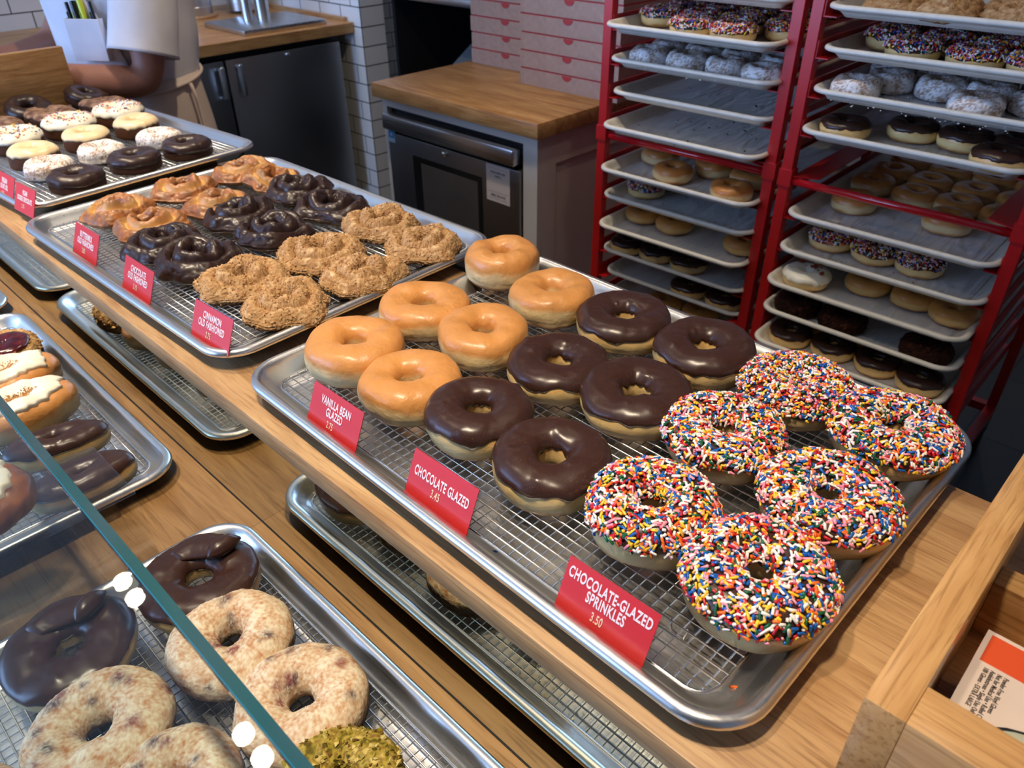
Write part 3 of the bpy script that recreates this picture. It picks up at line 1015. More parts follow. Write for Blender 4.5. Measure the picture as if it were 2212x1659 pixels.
G_ = 'vegan donuts on the farthest pan'
for k, (x, y, d) in enumerate([(-.8155, .1237, 'front'), (-.8452, .2473, 'middle'), (-.8500, .3602, 'back')]):
    put(shape_cake_choc(101 + k), 'double_chocolate_donut', d + ' dark double chocolate donut in the right hand column of the farthest pan', 'donut', (x, y, BZ), k * 1.3, G_)
for k, (x, y, d) in enumerate([(-.9267, .1140, 'front'), (-.9532, .2274, 'middle'), (-.9603, .3508, 'back')]):
    put(shape_powder(111 + k), 'powdered_donut', d + ' white powdered donut on the farthest pan', 'donut', (x, y, BZ), k * 1.3, G_)
for k, (x, y, d) in enumerate([(-1.0177, .1182, 'front'), (-1.0548, .2370, 'middle'), (-1.0716, .3523, 'back')]):
    put(shape_cake_iced(121 + k, M_BEIGE, 'vanilla_icing', .047, .040), 'vanilla_iced_donut', d + ' beige vanilla iced chocolate cake donut on the farthest pan', 'donut', (x, y, BZ), k * 1.3, G_)
for k, (x, y, d) in enumerate([(-1.1554, .1264, 'front'), (-1.1849, .2497, 'middle'), (-1.2015, .3676, 'back')]):
    put(shape_cake_iced(131 + k, M_ICING, 'white_icing', .056, .042, .2, .0032, 190, .5), 'white_iced_donut', d + ' white iced donut with rainbow sprinkles on the farthest pan', 'donut', (x, y, BZ), k * 1.3, G_)
for k, (x, y, d) in enumerate([(-1.2928, .1319, 'front'), (-1.3091, .2525, 'middle'), (-1.3172, .3791, 'back')]):
    put(shape_mottled(141 + k), 'cocoa_glazed_donut', d + ' mottled cocoa glazed donut on the farthest pan', 'donut', (x, y, BZ), k * 1.3, G_, (.05 * (k - 1), .08))
# the last two lean on their neighbours at the pan's far end
for k, (x, y, d) in enumerate([(-1.376, .2272, 'middle'), (-1.392, .3650, 'back')]):
    put(shape_cake_choc(151 + k, .050, .036), 'dark_chocolate_donut', d + ' dark chocolate donut tipped up at the far end beside the oak board', 'donut', (x, y, BZ + .012), k, G_, (0, .30))

# ------------------------------------------------------------------ doughnuts in the lower case
NZ = CZ + .0183
for k, (x, y, d, rz) in enumerate([(.0654, -.2735, 'chocolate donut with ganache curl seen through the glass', 2.5), (.0760, -.1365, 'chocolate donut with ganache curl at the lower pan corner by the mirror', 2.1)]):
    sh = shape_choc(161 + k, .0645, .036, t=.0028)
    sh.append(('ganache_curl', swirl_mesh('ganache_curl', M_CHOC, seed=k), None))
    put(sh, 'ganache_curl_donut', d, 'donut', (x, y, NZ), rz - 1.7, 'chocolate curl donuts in the lower case')
for k, (x, y, R, d) in enumerate([(.1751, -.1527, .0635, 'sugared blueberry donut behind the chocolate curl donuts, crossed by the glass edge'), (.1784, -.2900, .0655, 'big sugared blueberry donut wholly seen through the glass'),
                                  (.2914, -.1419, .0645, 'sugared blueberry donut nearest the mirror with an open split hole'), (.2830, -.2650, .058, 'sugared blueberry donut at the bottom picture edge left of the pistachio one'),
                                  (.1800, -.4150, .058, 'sugared blueberry donut cut by the bottom left picture corner')]):
    put(shape_powder(171 + k, R, .040, .10, True, 200, 100, True), 'blueberry_donut', d, 'donut', (x, y, NZ), k * 1.1, 'blueberry donuts in the lower case')
put(shape_crumbly(181, .0545, .044, [c3(96, 84, 24), c3(150, 132, 44), c3(182, 160, 72), c3(122, 92, 36), c3(206, 184, 104)], M_PIST, 'pistachio_coat'), 'pistachio_donut',
    'green pistachio crumb donut at the bottom picture edge', 'donut', (.3880, -.1640, NZ), .4)
# far lower pan
sh = shape_crumbly(183, .060, .044, [c3(190, 146, 92), c3(214, 176, 120), c3(160, 112, 66), c3(226, 196, 146)], M_PIST, 'graham_coat')
g_ = Ring(.038, .001, .014, 5, e=.95, wob=.06, lump=.002, seam=0)
sh.append(('berry_jam', MB().grid(g_.grid(64, 28)[2] + np.array([0.012, 0.004, .036]), True, True).mesh('berry_jam', M_JAM, True), None))
put(sh, 'jam_crumb_donut', 'crumb coated donut topped with dark berry jam at the left edge', 'donut', (-.625, -.128, NZ), .3)

def roll_shape(seed, L=.075, W=.045, H=.052):
    g = Ring(W, .0012, H, seed, e=.80, wob=.03, lump=.002, seam=.03, oval=L / W - 1)
    d = ring_mesh('dough', g, M_GLAZED, col_yeast(c3(216, 150, 80), c3(238, 208, 150), c3(222, 178, 108)), 112, 56)
    ic, cd = cap('white_icing', g, M_ICING, .0060, 1.08, .35, 2.9, 112, 30, seed, .5, 0, .003)
    U, V, Q, N = cd
    rs = np.random.RandomState(seed)
    mb = MB()
    top = Q[..., 2].max()
    n = 0
    while n < 260:
        i, j = rs.randint(Q.shape[0]), rs.randint(4, Q.shape[1] - 3)
        p = Q[i, j]
        if (p[0] / .026) ** 2 + (p[1] / .013) ** 2 > rs.rand() * 1.4 or p[2] < top - .01:
            if rs.rand() > .004:
                continue
        s = rs.uniform(.0006, .0016)
        J = rs.uniform(-.4, .4, (6, 3))
        mb.add((np.array([(1, 0, 0), (-1, 0, 0), (0, 1, 0), (0, -1, 0), (0, 0, 1), (0, 0, -1)]) + J) * s + p + N[i, j] * s * .5, [(0, 2, 4), (2, 1, 4), (1, 3, 4), (3, 0, 4), (2, 0, 5), (1, 2, 5), (3, 1, 5), (0, 3, 5)])
        n += 1
    return [('dough', d, None), ('white_icing', ic, None), ('graham_crumbs', mb.mesh('graham_crumbs', M_GRAHAM), 'stuff')]
M_GRAHAM = speckled('graham_crumbs', srgb(196, 140, 76), srgb(222, 176, 112), 200, .8)
for k, (x, y, d) in enumerate([(-.513, -.150, 'farther white iced filled roll with crumbs on top'), (-.415, -.160, 'nearer white iced filled roll with a crumb patch, behind the glass edge')]):
    put(roll_shape(191 + k, .078, .050), 'iced_roll', d, 'pastry', (x, y, NZ), PI / 2 + .12, 'white iced rolls in the lower case')

def bar_shape(seed, L=.068, W=.033, H=.040):
    g = Ring(W, .0010, H, seed, e=.86, wob=.03, lump=.0014, seam=.03, oval=L / W - 1)
    d = ring_mesh('dough', g, M_DOUGH, COL_YEAST, 112, 56)
    cm, _ = cap('chocolate_glaze', g, M_CHOC, .0022, .28, .12, 3.0, 112, 30, seed, .1, 3)
    return [('dough', d, None), ('chocolate_glaze', cm, None)]
for k, (x, y, d, rz) in enumerate([(-.302, -.155, 'farther chocolate glazed bar in the lower case', 1.33), (-.197, -.160, 'nearer chocolate glazed bar beneath the clear riser', 1.50)]):
    put(bar_shape(201 + k), 'chocolate_bar_donut', d, 'pastry', (x, y, NZ), rz, 'chocolate bars in the lower case')

# clear riser straddling the gap between the two lower pans, with a fritter on it
root = thing('clear_riser', 'bent clear acrylic riser between the two lower pans', 'riser', (-.0835, -.145, CZ))
W_ = .0625
mb = MB()
part('top_plate', MB().box(-W_, W_, -.24, 0, .1170, .1200, .001), M_ACRYL, root)
part('leg', MB().box(W_ - .003, W_, -.24, 0, 0, .1170), M_ACRYL, root)
part('leg', MB().box(-W_, -W_ + .003, -.24, 0, 0, .1170), M_ACRYL, root)
def fritter(seed):
    g = Ring(.057, .001, .044, seed, e=.9, wob=.06, lump=.004, lscale=36, seam=0)
    def col(U, V, P, q):
        n = fbm(P * 60, 3, 4)
        return np.clip(lerp(c3(120, 66, 36), c3(168, 104, 56), np.clip(.5 + n, 0, 1)), 0, 1)
    d = ring_mesh('dough', g, M_DOUGH, col, 112, 56)
    ic, _ = cap('white_icing', g, M_ICING, .006, 1.12, .4, 2.9, 96, 26, seed, .6, 0, .003)
    return [('dough', d, None), ('white_icing', ic, None)]
put(fritter(211), 'iced_fritter', 'brown fritter with white icing on the clear riser at the left edge', 'pastry', (-.1010, -.2790, CZ + .1202), .7)
# ------------------------------------------------------------------ room shell
M_WALL = speckled('painted_wall', srgb(206, 200, 190), srgb(198, 192, 182), 8, .7)
M_CEIL = speckled('ceiling_paint', srgb(222, 218, 208), srgb(214, 210, 200), 8, .8)
M_FLOOR = tile_mat('dark_floor_tile', 'X', (.045, .05, .055, 1), .40, .40, .0, (.015, .015, .016, 1))
t = NT('dark_floor_tile')
br = t.n('ShaderNodeTexBrick'); br.offset = .0
for k_, v_ in (('Scale', 1), ('Brick Width', .42), ('Row Height', .42), ('Mortar Size', .003), ('Color1', (.04, .046, .05, 1)), ('Color2', (.05, .056, .06, 1)), ('Mortar', (.012, .012, .013, 1))):
    br.inputs[k_].default_value = v_
t.l(t.coord(), br.inputs['Vector'])
M_FLOOR = t.pbsdf(br.outputs['Color'], .35)
M_TILE_Y = tile_mat('white_subway_tile_end', 'Y', bw=.155, offset=0)
M_TILE_X = tile_mat('white_subway_tile', 'X')
M_TILE_BACK = tile_mat('white_subway_tile_back', 'Y')
M_STEEL = brushed('stainless_steel', (.62, .63, .64, 1), .30, 'Z', .08, .06)
M_STEELH = brushed('stainless_steel_bar', (.58, .57, .56, 1), .28, 'X', .08, .06)
M_STEELD = brushed('dark_stainless', (.30, .29, .28, 1), .36, 'Z', .06, .06)
M_BLACK = plain('black_plastic', (.012, .012, .013, 1), .5)
M_BLACKG = plain('black_gloss', (.012, .012, .013, 1), .15)
M_CHROME = plain('chrome', (.8, .8, .8, 1), .08, 1.0)
M_PAINTW = plain('white_cabinet_paint', srgb(214, 208, 200), .45)
M_RED = plain('red_powder_coat', srgb(188, 26, 26), .34, 0, Coat_Weight=.2, Coat_Roughness=.25)
M_REDB = plain('red_gloss_bar', srgb(190, 24, 32), .18, 0, Coat_Weight=.6, Coat_Roughness=.08)
M_PARCH = NT('parchment')
_t = M_PARCH
_n = _t.noise(_t.coord('Object', (14, 3, 14)), 1.6, 3, .5, 1.4)
M_PARCH = _t.pbsdf(_t.ramp(_n, [(.3, srgb(222, 222, 222)), (.7, srgb(238, 237, 234))]), .24, 0, _t.bump(_n, .9, .012))
M_KRAFT = speckled('pink_kraft_board', srgb(168, 146, 138), srgb(178, 156, 148), 60, .75)
M_REDBOARD = plain('red_board', srgb(176, 62, 68), .6)

structure('floor', MB().box(-5.2, 3.4, -3.6, 4.2, -.05, 0), M_FLOOR)
structure('ceiling', MB().box(-5.2, 3.4, -3.6, 4.2, 2.9, 3.0), M_CEIL)
structure('wall_back', MB().box(-5.2, 3.4, 4.1, 4.2, 0, 2.9), M_WALL)
structure('wall_right', MB().box(3.3, 3.4, -3.6, 4.1, 0, 2.9), M_WALL)
structure('wall_left', MB().box(-3.78, -3.66, -.9, 4.1, 0, 2.9), M_TILE_BACK)
structure('wall_side', MB().box(-5.2, -5.1, -3.6, 4.1, 0, 2.9), M_WALL)
# unseen street wall; its window is cut short to keep daylight off near fronts
WX0, WX1, WZ0, WZ1 = -4.8, -.5, .75, 2.6
structure('wall_front', MB().box(-5.1, WX0, -3.6, -3.5, 0, 2.9).box(WX1, 3.3, -3.6, -3.5, 0, 2.9).box(WX0, WX1, -3.6, -3.5, 0, WZ0).box(WX0, WX1, -3.6, -3.5, WZ1, 2.9), M_WALL)
w = structure('window_1', MB().box(WX0, WX1, -3.53, -3.51, WZ0, WZ0 + .05).box(WX0, WX1, -3.53, -3.51, WZ1 - .05, WZ1).box(WX0, WX0 + .05, -3.53, -3.51, WZ0 + .05, WZ1 - .05).box(WX1 - .05, WX1, -3.53, -3.51, WZ0 + .05, WZ1 - .05).box(-2.55, -2.5, -3.53, -3.51, WZ0 + .05, WZ1 - .05), M_BLACK)
# tiled stub wall between back counter and the dark equipment
wo = structure('wall_stub', MB().box(-3.66, -2.572, 2.062, 2.20, 0, 2.9), M_TILE_X)
wo2 = part('wall_stub_end', MB().box(0, .004, 0, .14, 0, 2.9), M_TILE_Y, None, False, (-2.572, 2.062, .0))
wo2['kind'] = 'structure'

# ------------------------------------------------------------------ back counter with refrigerator
root = thing('back_counter', 'long butcher block counter along the tiled left wall', 'counter', (-3.656, 2.058, 0))
part('countertop', MB().box(0, 1.03, -2.5, -.002, .852, .90, .003), M_BUTCHER_Y, root)
part('backsplash_strip', MB().box(.002, .98, -.022, -.003, .90, .918), M_LEDGE, root)
part('support_panel', MB().box(.02, .99, -2.5, -2.46, 0, .852), M_PAINTW, root)
root = thing('undercounter_refrigerator', 'stainless two door refrigerator under the back counter', 'refrigerator', (-3.60, 1.35, 0))
part('body', MB().box(0, .90, -.66, .655, .06, .846), M_BLACK, root)
for y0, y1, hy in ((-.65, .018, -.01), (.028, .632, .078)):
    d = part('door', MB().box(.902, .950, y0, y1, .10, .822, .006), M_STEELD, root, 'auto')
    part('door_handle', MB().box(.951, .975, hy - .012, hy + .012, .665, .680, .003).box(.951, .975, hy - .012, hy + .012, .785, .80, .003).box(.966, .984, hy - .014, hy + .014, .668, .797, .006), M_STEEL, d, 'auto')
    part('handle_cap', MB().lathe([(.001, 0), (.011, .001), (.010, .008), (.001, .012)], 12, Matrix.Translation((.980, hy, .795))), M_CHROME, d, True)
part('lock_knob', MB().lathe([(.011, 0), (.011, .008), (.006, .012), (.001, .013)], 14, Matrix.Translation((.950, .337, .806)) @ Matrix.Rotation(PI / 2, 4, 'Y')), M_CHROME, root, True)

# things on the back counter
root = thing('tap_tower', 'steel drip platform with two upright posts on the back counter', 'drink tap', (-2.85, 1.725, .90))
part('platform', MB().box(-.19, .175, -.22, .215, 0, .024, .003), M_STEELH, root, 'auto')
for x, y, r in ((-.09, -.045, .024), (-.08, .03, .034)):
    part('post', MB().lathe([(r, .024), (r, .60), (r * .9, .61)], 24, Matrix.Translation((x, y, 0))), M_STEEL, root, 'auto')
def canister(x, y, r, h, label, base):
    root = thing('canister', label, 'canister', (x, y, .90))
    if base:
        part('wooden_base', MB().lathe([(r * 1.22, 0), (r * 1.25, .006), (r * 1.22, .014), (r * .8, .014)], 32), M_LEDGE, root, 'auto')
    part('body', MB().lathe([(r, .0145), (r * 1.01, .05), (r, .051), (r, h), (r * .9, h + .01)], 32), M_STEEL, root, 'auto')
    part('lid', MB().lathe([(r * 1.02, h + .011), (r * 1.02, h + .03), (r * .4, h + .05)], 32), M_STEEL, root, 'auto')
canister(-3.37, 1.63, .085, .40, 'steel canister on a round wooden base beside the worker', True)
canister(-3.33, 1.87, .075, .40, 'steel canister in the tiled corner behind the drip platform', False)

# ------------------------------------------------------------------ dark equipment bay
root = thing('equipment_shelf', 'black open equipment shelf with a steel top behind the tiled stub wall', 'shelf', (-2.15, 2.55, 0))
part('steel_top', MB().box(-.415, .62, -.33, .45, 1.00, 1.035, .003), M_STEELH, root, 'auto')
part('back_panel', MB().box(-.41, .60, .42, .44, .02, 1.0), M_BLACK, root)
for x in (-.41, .58):
    part('side_panel', MB().box(x, x + .02, -.3, .42, .02, 1.0), M_BLACK, root)
part('lower_shelf', MB().box(-.39, .58, -.3, .42, .40, .42), M_BLACK, root)
M_BIN = plain('dark_grey_bin', (.09, .095, .10, 1), .42)
root = thing('storage_bin', 'dark grey storage bin with a sloping lid inside the black shelf', 'bin', (-2.06, 2.55, .42))
part('bin_body', MB().prism([(-.22, 0), (.22, 0), (.22, .34), (-.02, .34), (-.22, .22)], -.25, .25, Matrix(((0, 0, 1, 0), (1, 0, 0, 0), (0, 1, 0, 0), (0, 0, 0, 1)))), M_BIN, root)
part('lid', MB().prism([(-.235, .215), (-.02, .345), (.0, .345), (-.0, .355), (-.025, .357), (-.24, .228)], -.24, .24, Matrix(((0, 0, 1, 0), (1, 0, 0, 0), (0, 1, 0, 0), (0, 0, 0, 1)))), speckled('lid_grey', (.20, .215, .22, 1), (.17, .185, .19, 1), 30, .35), root)
part('lid_grip', MB().box(-.05, .12, -.252, -.236, .175, .19), M_BLACK, root)

# ------------------------------------------------------------------ island cabinet with its refrigerator
IX0, IX1, IY0, IY1 = -1.53, -.788, 1.372, 2.02
root = thing('island_cabinet', 'white painted island cabinet around a small refrigerator', 'cabinet', (IX0, IY0, 0))
Wd, Dp = IX1 - IX0, IY1 - IY0
part('front_frame', MB().box(0, .024, 0, .02, .0, .853).box(.684, Wd, 0, .02, .0, .853).box(.024, .684, 0, .02, .822, .853).box(.024, .684, 0, .02, 0, .06), M_PAINTW, root)
part('side_panel', MB().box(Wd - .02, Wd, .021, .085, 0, .853).box(Wd - .02, Wd, .60, Dp, 0, .853).box(Wd - .02, Wd, .085, .60, .755, .853).box(Wd - .02, Wd, .085, .60, 0, .12).box(Wd - .02, Wd - .010, .085, .60, .12, .755), M_PAINTW, root)
part('side_panel', MB().box(0, .018, .021, Dp, 0, .853), M_PAINTW, root)
part('back_panel', MB().box(.018, Wd - .02, Dp - .018, Dp, 0, .853), M_PAINTW, root)
o = part('island_countertop', MB().box(-1.55, -.764, 1.345, 2.05, .853, .90, .003), M_BUTCHER_X, smooth='auto')
tag(o, 'thick butcher block top of the white island cabinet', 'countertop')
root = thing('island_refrigerator', 'small stainless refrigerator built into the white island', 'refrigerator', (-1.50, 1.372, 0))
part('body', MB().box(0, .648, .022, .56, .065, .815), M_BLACK, root)
part('handle_rail', MB().box(-.0, .640, -.034, .020, .752, .806, .008), M_STEELH, root, 'auto')
d = part('door', MB().box(.0, .648, -.012, .021, .10, .738, .004), M_STEELD, root, 'auto')
part('door_window_frame', MB().box(.135, .48, -.0145, -.0122, .30, .682), M_BLACKG, d)
part('door_window', MB().box(.18, .463, -.016, -.0146, .33, .662), speckled('grey_window', (.14, .135, .13, 1), (.20, .19, .18, 1), 4, .3, .6), d)
part('lock_knob', MB().lathe([(.011, 0), (.011, .008), (.006, .012), (.001, .013)], 14, Matrix.Translation((.306, -.012, .722)) @ Matrix.Rotation(PI / 2, 4, 'X')), M_CHROME, d, True)
NOTE = part('paper_notice', MB().box(.503, .608, -.0135, -.0122, .616, .735), plain('notice_paper', srgb(226, 216, 212), .6), root)
NOTE['label'] = 'white paper notice with small dark print'
M_INK = plain('dark_ink', srgb(60, 58, 84), .7)
text('notice_lettering', 'SCAN HERE FOR', .0095, M_INK, NOTE, (.5555, -.0138, .712), .85, .0001, (PI / 2, 0, 0))
text('notice_lettering', 'PARTS', .0095, M_INK, NOTE, (.5555, -.0138, .700), .85, .0001, (PI / 2, 0, 0))
part('notice_rule', MB().box(.512, .599, -.0138, -.0136, .6480, .6486).box(.512, .599, -.0138, -.0136, .6265, .6270).box(.512, .599, -.0138, -.0136, .7250, .7254), M_INK, NOTE)
text('notice_lettering', '(800) 325-6152', .0105, M_INK, NOTE, (.5555, -.0138, .637), .9, .0002, (PI / 2, 0, 0))
ECO = part('energy_sticker', MB().box(.006, .042, -.0135, -.0122, .705, .748), plain('sticker_white', srgb(170, 205, 228), .5), root)
ECO['label'] = 'small light blue sticker'
part('sticker_panel', MB().box(.009, .039, -.0139, -.0136, .720, .7455), plain('sticker_blue', srgb(50, 140, 200), .5), ECO)
part('sticker_star', MB().prism([(.024 + (.010 if i % 2 == 0 else .0042) * math.sin(i * PI / 5), .733 + (.010 if i % 2 == 0 else .0042) * math.cos(i * PI / 5)) for i in range(10)], .0141, .0144, Matrix(((1, 0, 0, 0), (0, 0, -1, 0), (0, 1, 0, 0), (0, 0, 0, 1)))), plain('sticker_pale', srgb(175, 215, 238), .5), ECO)

# pink kraft donut boxes
def donut_box(x0, x1, y0, y1, z, label, group):
    root = thing('donut_box', label, 'box', ((x0 + x1) / 2, (y0 + y1) / 2, z), 0, group)
    w, d = (x1 - x0) / 2, (y1 - y0) / 2
    rj = random.uniform(-.004, .004)
    part('box_body', MB().box(-w + rj, w + rj, -d, d, 0, .0500), M_KRAFT, root)
    part('lid_edge', MB().box(-w + rj + .002, w + rj - .002, -d + .002, d - .002, .0501, .0553), M_REDBOARD, root)
    part('thumb_notch', MB().prism([(rj + .020 * math.cos(a), .0500 + .015 * math.sin(a)) for a in np.linspace(PI, 2 * PI, 14)], d + .0004, d + .0016, Matrix(((1, 0, 0, 0), (0, 0, -1, 0), (0, 1, 0, 0), (0, 0, 0, 1)))), M_REDBOARD, root)
ordn = ['bottom', 'second', 'third', 'fourth', 'fifth', 'top']
for k in range(6):
    donut_box(-1.150, -.735, 1.68, 1.995, .9005 + k * .0556, ordn[k] + ' pink kraft box of the front right stack by the left red rack', 'pink kraft boxes')
for k in range(6):
    donut_box(-1.52, -1.162, 1.805, 2.03, .9005 + k * .0556, ordn[k] + ' pink kraft box of the stack farther left beside the dark shelf', 'pink kraft boxes')

# ------------------------------------------------------------------ red bakery racks
TRAY_ME = pan_mb(.437, .655, .026, .04, .018).mesh('baking_tray', M_TRAYPL)
smooth_pan(TRAY_ME)
CROSS = []
def bakery_rack(x0, y0, yaw, levels, label, W=.508, D=.67):
    root = thing('bakery_rack', label, 'rack', (x0, y0, 0), yaw, 'red bakery racks')
    p = .025
    for (x, y) in ((0, 0), (W - p, 0), (0, D - p), (W - p, D - p)):
        q = part('post', MB().box(x, x + p, y, y + p, .13, 1.74, .0012), M_RED, root)
        part('joint_sleeve', MB().box(x - .003, x + p + .003, y - .003, y + p + .003, .905, .942), M_RED, q)
        c = part('caster', MB().box(x + .0, x + p, y + .0, y + p, .095, .13).box(x + .001, x + .005, y - .012, y + p + .012, .03, .095).box(x + p - .005, x + p - .001, y - .012, y + p + .012, .03, .095), M_CHROME, root)
        part('wheel', MB().lathe([(.02, -.009), (.048, -.009), (.05, -.006), (.05, .006), (.048, .009), (.02, .009)], 24, Matrix.Translation((x + p / 2, y + p / 2, .0505)) @ Matrix.Rotation(PI / 2, 4, 'Y')), M_BLACK, c, 'auto')
    for z in levels:
        for x, s in ((p, 1), (W - p, -1)):
            a, b = sorted((x, x + s * .0025))
            c, d_ = sorted((x + s * .0025, x + s * .028))
            part('runner', MB().box(a, b, .004, D - .004, z - .029, z + .006).box(c, d_, .004, D - .004, z - .029, z - .0268), M_RED, root)
    for x, s in ((p, 1), (W - p, -1)):
        a, b = sorted((x, x + s * .055))
        part('side_brace', MB().prism([(a, .004), (b, .03) if s > 0 else (b, .004), (b, D - .03) if s > 0 else (b, D - .004), (a, D - .004)] if s > 0 else [(b, .004), (b, D - .004), (a, D - .03), (a, .03)], .925, .928), M_RED, root)
    part('cross_bar', MB().tube([(p, .0125, .915), (W - p, .0125, .915)], .009, 12), M_REDB, root, True)
    part('cross_bar', MB().tube([(p, D - .0125, .915), (W - p, D - .0125, .915)], .009, 12), M_REDB, root, True)
    for z in (.15, 1.71):
        for y in (0, D - p):
            part('frame_rail', MB().box(p, W - p, y, y + p, z, z + .025), M_RED, root)
        for x in (0, W - p):
            part('frame_rail', MB().box(x, x + p, p, D - p, z, z + .025), M_RED, root)
    return root
L1 = [1.450, 1.368, 1.286, 1.205, 1.124, 1.043, .965, .854, .775, .695, .615, .536, .457, .378, .299]
L2 = [1.450, 1.368, 1.286, 1.207, 1.129, 1.048, .859, .779, .705, .632, .555, .477, .398]
bakery_rack(-.540, 1.339, math.radians(1.8), L1, 'red wheeled bakery rack on the left, next to the white island')
bakery_rack(-.009, 1.338, math.radians(1.2), L2, 'red wheeled bakery rack on the right with a glossy round cross bar')
oname = ['top', 'second', 'third', 'fourth', 'fifth', 'sixth', 'seventh', 'eighth', 'ninth', 'tenth', 'eleventh']
PARCH_ME = None
def parch_mesh(seed):
    n = 26
    G = np.zeros((n, n, 3))
    xs, ys = np.linspace(-.188, .188, n), np.linspace(-.285, .285, n)
    G[..., 0], G[..., 1] = np.meshgrid(xs, ys, indexing='ij')
    G[..., 2] = .0006 + np.abs(fbm(np.stack([G[..., 0] * 14, G[..., 1] * 4, np.full((n, n), seed)], -1), 2, seed)) * .0045
    return MB().grid(G, False, False).mesh('parchment_sheet', M_PARCH, True)
PARCH = [parch_mesh(1), parch_mesh(5)]
def rack_tray(cx, yf, z, yaw, which, i, what):
    y = yf + .3275
    o = obj('baking_tray', TRAY_ME, None, (cx, y, z - .026), (0, 0, yaw))
    tag(o, 'off white tray %s, %s down the %s red rack' % (what, oname[i], which), 'baking tray', 'off white rack trays')
    o = obj('parchment_sheet', PARCH[i % 2], None, (cx, y, z - .0236), (0, 0, yaw + (PI if i % 3 == 0 else 0)))
    tag(o, 'parchment sheet lining the %s tray down the %s red rack' % (oname[i], which), 'parchment')
c1 = -.2855
T1 = [(1.286, 1.325, 'cut by the top picture edge'), (1.205, 1.284, 'packed with sprinkled donuts'), (1.124, 1.310, 'with powdered donuts'), (1.043, 1.329, 'empty with clean parchment'),
      (.965, 1.294, 'empty with dark crumbs'), (.854, 1.292, 'with plain glazed donuts'), (.775, 1.316, 'strewn with stray sprinkles'), (.695, 1.299, 'with three donuts far apart'),
      (.615, 1.326, 'with chocolate topped donuts'), (.536, 1.352, 'with two chocolate topped donuts at right'), (.457, 1.350, 'mostly hidden, with plain donuts')]
for i, (z, yf, wh) in enumerate(T1):
    rack_tray(c1 + .001 * (i % 3 - 1), yf, z, math.radians(1.8), 'left', i, wh)
c2 = .2435
T2 = [(1.286, 1.320, 'with cinnamon crumb donuts'), (1.207, 1.333, 'with sprinkled donuts'), (1.129, 1.318, 'with powdered donuts'), (1.048, 1.306, 'with shiny chocolate donuts'),
      (.859, 1.316, 'with many glazed donuts'), (.779, 1.306, 'with three sprinkled donuts at left'), (.705, 1.276, 'with one white iced bacon donut'), (.632, 1.281, 'with dark crumb donuts'),
      (.555, 1.262, 'with chocolate donuts, lowest visible')]
for i, (z, yf, wh) in enumerate(T2):
    rack_tray(c2 + .001 * (i % 3 - 1), yf, z, math.radians(1.2), 'right', i, wh)

# ------------------------------------------------------------------ doughnuts on the rack trays
RS = {
    'spr': [shape_sprinkled(301 + k, 750, .052, .038, 48, 24, 48, (.006, .0095), .0014) for k in range(2)],
    'pow': [shape_powder(311 + k, .050, .040, -.20, False, 90, 48) for k in range(2)],
    'gla': [shape_glazed(321 + k, .052, .040, 56, 28, col=col_yeast(c3(196, 128, 62), c3(232, 204, 150), c3(196, 132, 66))) for k in range(2)],
    'cho': [shape_choc(331 + k, .052, .038, 56, 28, .002, 56) for k in range(2)],
    'cin': [shape_cinnamon(341, .054, 90, 54)],
    'pla': [shape_glazed(351, .052, .036, 56, 28, col=COL_PLAIN)],
    'crumb': [shape_crumbly(361, .054, .040, [c3(40, 20, 14), c3(70, 34, 20), c3(28, 15, 11), c3(96, 52, 30)], M_CRUMB, 'dark_crumb_coat', .2, 72, 40, 250)],
}
g_ = Ring(.053, .008, .038, 371, e=.86)
bac = [('dough', ring_mesh('dough', g_, M_DOUGH, COL_YEAST, 56, 28), None), ('white_icing', cap('white_icing', g_, M_ICING, .004, .1, .3, 3.2, 56, 20, 3, .3, 0)[0], None)]
mb = MB()
rs_ = np.random.RandomState(4)
for k in range(26):
    a, r_ = rs_.uniform(-.3, 3.0), rs_.uniform(.012, .045)
    c_ = np.array([r_ * math.cos(a), r_ * math.sin(a), .040 + rs_.uniform(0, .006)])
    s_ = rs_.uniform(.004, .009)
    mb.add((np.array([(1, 0, 0), (-1, 0, 0), (0, .6, 0), (0, -.6, 0), (0, 0, .4), (0, 0, -.4)]) + rs_.uniform(-.35, .35, (6, 3))) * s_ + c_, [(0, 2, 4), (2, 1, 4), (1, 3, 4), (3, 0, 4), (2, 0, 5), (1, 2, 5), (3, 1, 5), (0, 3, 5)])
bac.append(('bacon_bits', mb.mesh('bacon_bits', speckled('bacon', srgb(110, 34, 22), srgb(160, 64, 38), 80, .4)), 'stuff'))
RS['bac'] = [bac]
KN = {'spr': ('sprinkled_donut', 'sprinkled'), 'pow': ('powdered_donut', 'white powdered'), 'gla': ('glazed_donut', 'plain glazed'), 'cho': ('chocolate_glazed_donut', 'chocolate topped'),
      'cin': ('cinnamon_donut', 'cinnamon crumb'), 'pla': ('plain_donut', 'plain brown'), 'crumb': ('dark_crumb_donut', 'dark crumb coated'), 'bac': ('bacon_donut', 'white iced bacon')}
def rack_row(kind, pts, z, which, i, where):
    for k, (p, w) in enumerate(zip(pts, where)):
        sh = RS[kind][k % len(RS[kind])]
        nm, ds = KN[kind]
        put(sh, nm, '%s donut, %s, %s tray down the %s red rack' % (ds, w, oname[i], which), 'donut', (p[0], p[1], z - .026 + .0045), k * 1.7 + i, '%s donuts on the %s tray of the %s rack' % (ds, oname[i], which))
def order(n):
    base = ['leftmost', 'second from left', 'third from left', 'fourth from left', 'fifth from left']
    w = base[:n]
    if n > 1:
        w[-1] = 'rightmost'
    return w
